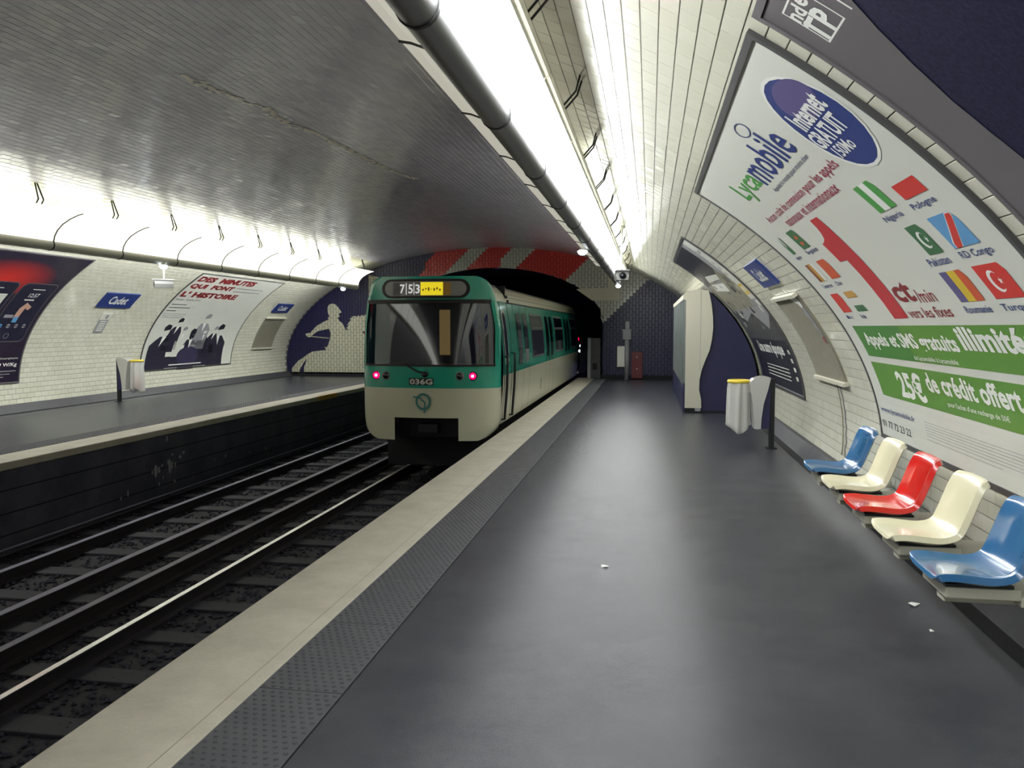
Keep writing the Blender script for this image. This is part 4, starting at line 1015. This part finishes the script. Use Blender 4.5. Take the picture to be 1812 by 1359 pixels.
# ------------------------------------------------------------------ litter bins
def bin_(x, y, sgn, rubbish, label, rz=0):
    """post at origin, bin hangs towards -x (sgn -1) or +x"""
    t = thing('litter_bin', label, 'bin', (x, y, 0), 'litter bins with clear bags', rz)
    mb = MB(); mb.box(-.035, .035, -.035, .035, 0, .93, 'black', .008); mb.box(-.07, .07, -.07, .07, 0, .012, 'black'); mb.build('post', t)
    # curved metal shield: outline in x-z, extruded in y
    f = lambda a: a * sgn
    out = [(.035, .94), (.10, .955), (.18, .95), (.25, .925), (.31, .87), (.30, .83), (.26, .60), (.24, .35), (.235, .27), (.20, .265), (.15, .27), (.145, .40), (.12, .60), (.07, .78)]
    mb = MB(); mb.prism([(f(a), b) for a, b in out], -.13, .13, 'steel'); mb.build('metal_shield', t, label='polished metal shield')
    mb = MB(); mb.prism([(f(a), b) for a, b in [(.035, .90), (.075, .78), (.12, .60), (.145, .40), (.147, .27), (.035, .27)]], -.10, .10, 'navy_panel'); mb.build('back_plate', t)
    cx = f(.43); 
    mb = MB(); bm = bmesh.new(); n, m_ = 24, 8
    for i in range(n):
        a = 2 * math.pi * i / n
        for j in range(m_):
            b = 2 * math.pi * j / m_; r = .135 + .014 * math.cos(b); bm.verts.new((cx + r * math.cos(a), r * math.sin(a), .885 + .022 * math.sin(b)))
    bm.verts.ensure_lookup_table()
    for i in range(n):
        for j in range(m_): bm.faces.new([bm.verts[q] for q in (i * m_ + j, ((i + 1) % n) * m_ + j, ((i + 1) % n) * m_ + (j + 1) % m_, i * m_ + (j + 1) % m_)])
    mb.frombm(bm, 'yellow_ring', True); mb.build('bag_ring', t, label='yellow ring')
    mb = MB(); vs = []; n = 36; zs_ = [.87, .83, .78, .68, .55, .42, .32, .27, .24]
    rb = random.Random(int(y * 10)); ph = [rb.uniform(0, 6.28) for _ in range(4)]
    for i, z in enumerate(zs_):
        q = i / (len(zs_) - 1)
        for j in range(n):
            a = 2 * math.pi * j / n; r = (.125 + .025 * q) * (1 + (.10 + .06 * q) * math.sin(7 * a + ph[0] + q) + .07 * math.sin(11 * a + ph[1] + 2 * q)); 
            zz_ = z - .05 * q * math.sin(2 * a + ph[2]); r *= .75 if i == len(zs_) - 1 else 1
            vs.append((cx + r * math.cos(a), r * math.sin(a), zz_))
    vs.append((cx, 0, .24)); k = len(zs_)
    mb.add(vs, [(i * n + j, i * n + (j + 1) % n, (i + 1) * n + (j + 1) % n, (i + 1) * n + j) for i in range(k - 1) for j in range(n)] + [((k - 1) * n + j, (k - 1) * n + (j + 1) % n, k * n) for j in range(n)], 'bag', True)
    mb.build('plastic_bag', t, label='clear plastic bag')
    if rubbish:
        mb = MB(); bm = bmesh.new(); bmesh.ops.create_icosphere(bm, subdivisions=2, radius=.10)
        for v in bm.verts: v.co = Vector((v.co.x * rb.uniform(.8, 1) + cx, v.co.y * rb.uniform(.8, 1), v.co.z * rb.uniform(1.1, 1.6) + .40))
        mb.frombm(bm, 'litter_orange'); mb.build('rubbish', t, label='orange rubbish in the bag')
bin_(1.60, 11.3, -1, False, 'litter bin with yellow ring on the near platform by the wall')
bin_(-11.22, 16.1, 1, True, 'litter bin with orange rubbish on the opposite platform')
# ------------------------------------------------------------------ technical enclosure at the end of the near platform
YC = 15.8
t = thing('equipment_enclosure', 'navy and white equipment enclosure with wavy white front panel', 'enclosure', (.66, YC, 0))
def vx(z): return XC + A * math.sqrt(max(0, 1 - ((max(z, .2) - Z0) / B) ** 2)) - .05
zs_ = list(np.linspace(.02, 2.27, 16))
prof = [(.66, .02)] + [(vx(z), z) for z in zs_] + [(1.0, 2.30), (.9, 2.295), (.66, 2.235)]
mb = MB(); mb.prism([(x - .66, z) for x, z in prof], .05, 6.6, 'navy_panel'); mb.build('navy_body', t, label='navy blue body')
mb = MB(); mb.box(.02, 1.3, .02, .06, 0, .035, 'gap'); mb.build('foot', t)
wav = [(.0, .09), (.305, .09), (.30, .25), (.26, .43), (.265, .62), (.30, .80), (.36, .97), (.44, 1.17), (.48, 1.38), (.50, 1.59), (.49, 1.80), (.465, 2.02), (.43, 2.18), (.405, 2.275), (.27, 2.30), (.0, 2.24)]
mb = MB(); mb.prism([(a, b) for a, b in wav if a <= .31 or b > 2.2], 0, .05, 'creampaint') if False else mb.prism(wav, -.01, .05, 'creampaint'); mb.build('wavy_panel', t, label='white wavy front panel')
mb = MB(); mb.box(.268, .274, -.013, -.009, .80, 2.29, 'p_grey'); mb.build('panel_seam', t)
mb = MB(); mb.box(.0, .18, -.015, .06, 0, .085, 'gap'); mb.box(.19, .29, -.01, .06, .03, .088, 'p_grey'); mb.build('kick_plate', t)
# ribbed side
mb = MB(); mb.box(-.03, .0, .0, 6.6, .55, 2.12, 'cab_side'); 
mb.build('side_cladding', t)
r0 = None
for k in range(9):
    if r0 is None:
        q = MB(); q.box(-.055, -.03, 0, .10, .5, 2.13, 'cab_side', .008); r0 = q.build('side_rib', t); o = r0
    else: o = r0.copy(); link(o, t)
    o.location.y = .25 + .72 * k
mb = MB(); mb.prism([(-.055, 2.11), (.0, 2.11), (.0, 2.20), (.27, 2.26), (.27, 2.315), (.0, 2.255), (-.055, 2.20)], -.012, 6.6, 'creampaint'); mb.build('top_trim', t, label='cream top trim')
mb = MB(); mb.box(-.04, .0, 0, 6.6, 0, .5, 'navy_panel'); mb.build('side_base', t)
# ------------------------------------------------------------------ things at the end of the near platform
t = thing('conduit_post', 'grey conduit post with a box near its top, against the navy end wall', 'post', (-.69, YE - .12, 0))
mb = MB(); mb.tube([(0, 0, 0), (0, 0, 1.22)], .075, 'p_grey', 12); mb.build('lower_pipe', t)
mb = MB(); mb.box(-.13, .13, -.09, .09, 1.22, 1.52, 'p_grey', .012); mb.box(-.15, .15, -.10, .10, 1.50, 1.54, 'p_grey', .004); mb.build('junction_box', t)
mb = MB(); mb.box(-.055, .08, -.05, .05, 1.54, 1.78, 'p_grey', .01); mb.build('upper_duct', t)
t = thing('wall_cabinet', 'small white wall cabinet beside the conduit post', 'cabinet', (-.87, YE - .10, .38))
mb = MB(); mb.box(-.12, .12, -.06, .09, 0, .64, 'creampaint', .01); mb.build('case', t); mb = MB(); mb.box(-.105, .105, -.066, -.06, .015, .625, 'white', .002); mb.build('door', t)
t = thing('fire_cabinet', 'dull red cabinet standing beside the conduit post', 'cabinet', (-.38, YE - .12, .03))
mb = MB(); mb.box(-.165, .165, -.08, .09, 0, .82, 'red_box', .01); mb.build('case', t)
mb = MB(); mb.tube([(0, -.085, .30), (0, -.10, .30)], .02, 'p_paper'); mb.tube([(0, -.085, .66), (0, -.10, .66)], .02, 'p_paper'); mb.box(-.13, .13, -.085, -.08, .04, .78, 'red_box'); mb.build('door', t)
t = thing('relay_cabinet', 'dark grey cabinet standing at the mouth of the tunnel', 'cabinet', (-1.75, YE + .15, 0))
mb = MB(); mb.box(-.14, .24, -.1, .35, 0, 1.26, 'plinth', .01); mb.build('case', t); mb = MB(); mb.box(-.16, -.06, -.12, .0, -.05, 1.27, 'p_grey', .01); mb.build('post', t)
mb = MB(); mb.box(.0, .14, -.106, -.1, .28, .48, 'gap'); mb.build('opening', t)
# tunnel lights, and a glowing panel for the lit wall
def small_light(x, y, z, r, m, name, label):
    t = thing(name, label, 'light', (x, y, z)); q = MB(); q.tube([(0, 0, 0), (0, .05, 0)], r, m, 12); q.build('lens', t); q = MB(); q.box(-r * 1.3, r * 1.3, .04, .10, -r * 1.3, r * 1.3, 'dark'); q.build('housing', t)
def atp(px, py, Y):
    d = fwd + rgt * ((px - 906) / 1465) - upv * ((py - 679.5) / 1465); k = Y / d.y; return (d.x * k, Y, 1.6 + d.z * k)
small_light(*atp(1021, 600, 31), .07, 't_tail', 'signal_light', 'small red signal light deep in the tunnel')
small_light(*atp(1029, 612, 31), .07, 'tunnel_white', 'tunnel_lamp', 'upper white lamp deep in the tunnel')
small_light(*atp(1026, 621, 31), .05, 'tunnel_white', 'tunnel_lamp', 'lower white lamp deep in the tunnel')
a = atp(1034, 613, 33); b = atp(1044, 651, 33)
mb = MB(); mb.box(a[0], b[0], 33, 33.05, b[2], a[2], 'wall_glow', .01); tag(mb.build('lit_wall_panel'), 'warm glowing panel standing for lit tunnel wall beside the train', 'light')  # no lamp: glow on a box in place of light on the tunnel wall
# ------------------------------------------------------------------ ceiling crust along a crack, litter on the floor
mb = MB(); rj = random.Random(11); gC = surfR(.009)
ptsC = [(7.79, 8.199), (8.29, 8.20), (8.5, 8.09), (8.76, 8.09), (9.00, 7.96), (9.5, 8.0), (9.9, 8.0), (10.11, 7.874), (10.76, 7.832), (11.70, 7.771), (12.57, 7.714), (13.51, 7.5)]
for (y0_, s0_), (y1_, s1_) in zip(ptsC[:-1], ptsC[1:]):
    nn = int((y1_ - y0_) / .022)
    for k in range(nn):
        q = k / nn; y = y0_ + (y1_ - y0_) * q + rj.gauss(0, .02); s = s0_ + (s1_ - s0_) * q + rj.gauss(0, .05 if 7.9 < y < 8.45 or 9.3 < y < 10.3 else .028)
        wd = .045 * rj.uniform(.3, 1.1)
        ps = [(y + wd * 1.4 * math.cos(a_) * rj.uniform(.5, 1.2), s + wd * math.sin(a_) * rj.uniform(.5, 1.2)) for a_ in [2 * math.pi * i / 9 for i in range(9)]]
        vs = [gC(u, v) for u, v in ps] + [gC(y, s, .0006)]
        mb.add(vs, [(i, (i + 1) % 9, 9) for i in range(9)], 'calcite')
mb.build('mineral_crust', ceiling, kind='stuff')
def scrap(x, y, s, rz, label):
    mb = MB(); mb.add([(-s, -s * .6, .003), (s, -s * .7, .006), (s * .9, s * .7, .003), (-s * .8, s * .6, .012), (0, 0, .014)], [(0, 1, 4), (1, 2, 4), (2, 3, 4), (3, 0, 4)], 'paper')
    o = mb.build('paper_scrap'); o.location = (x, y, .001); o.rotation_euler[2] = rz; tag(o, label, 'litter')
scrap(-.28, 5.47, .026, .3, 'small white paper scrap alone in the middle of the platform')
scrap(1.48, 4.56, .012, .2, 'tiny white paper scrap on the floor in front of the near seats')
scrap(1.52, 5.0, .035, .9, 'white paper scrap on the floor under the red seat')
# back of the station, out of view: plain tiled closing wall
mb = MB(); mb.box(-12.2, 2.3, YB - .2, YB, -1.2, 4.3, 'tile_b'); mb.build('wall_back', None, **STR)
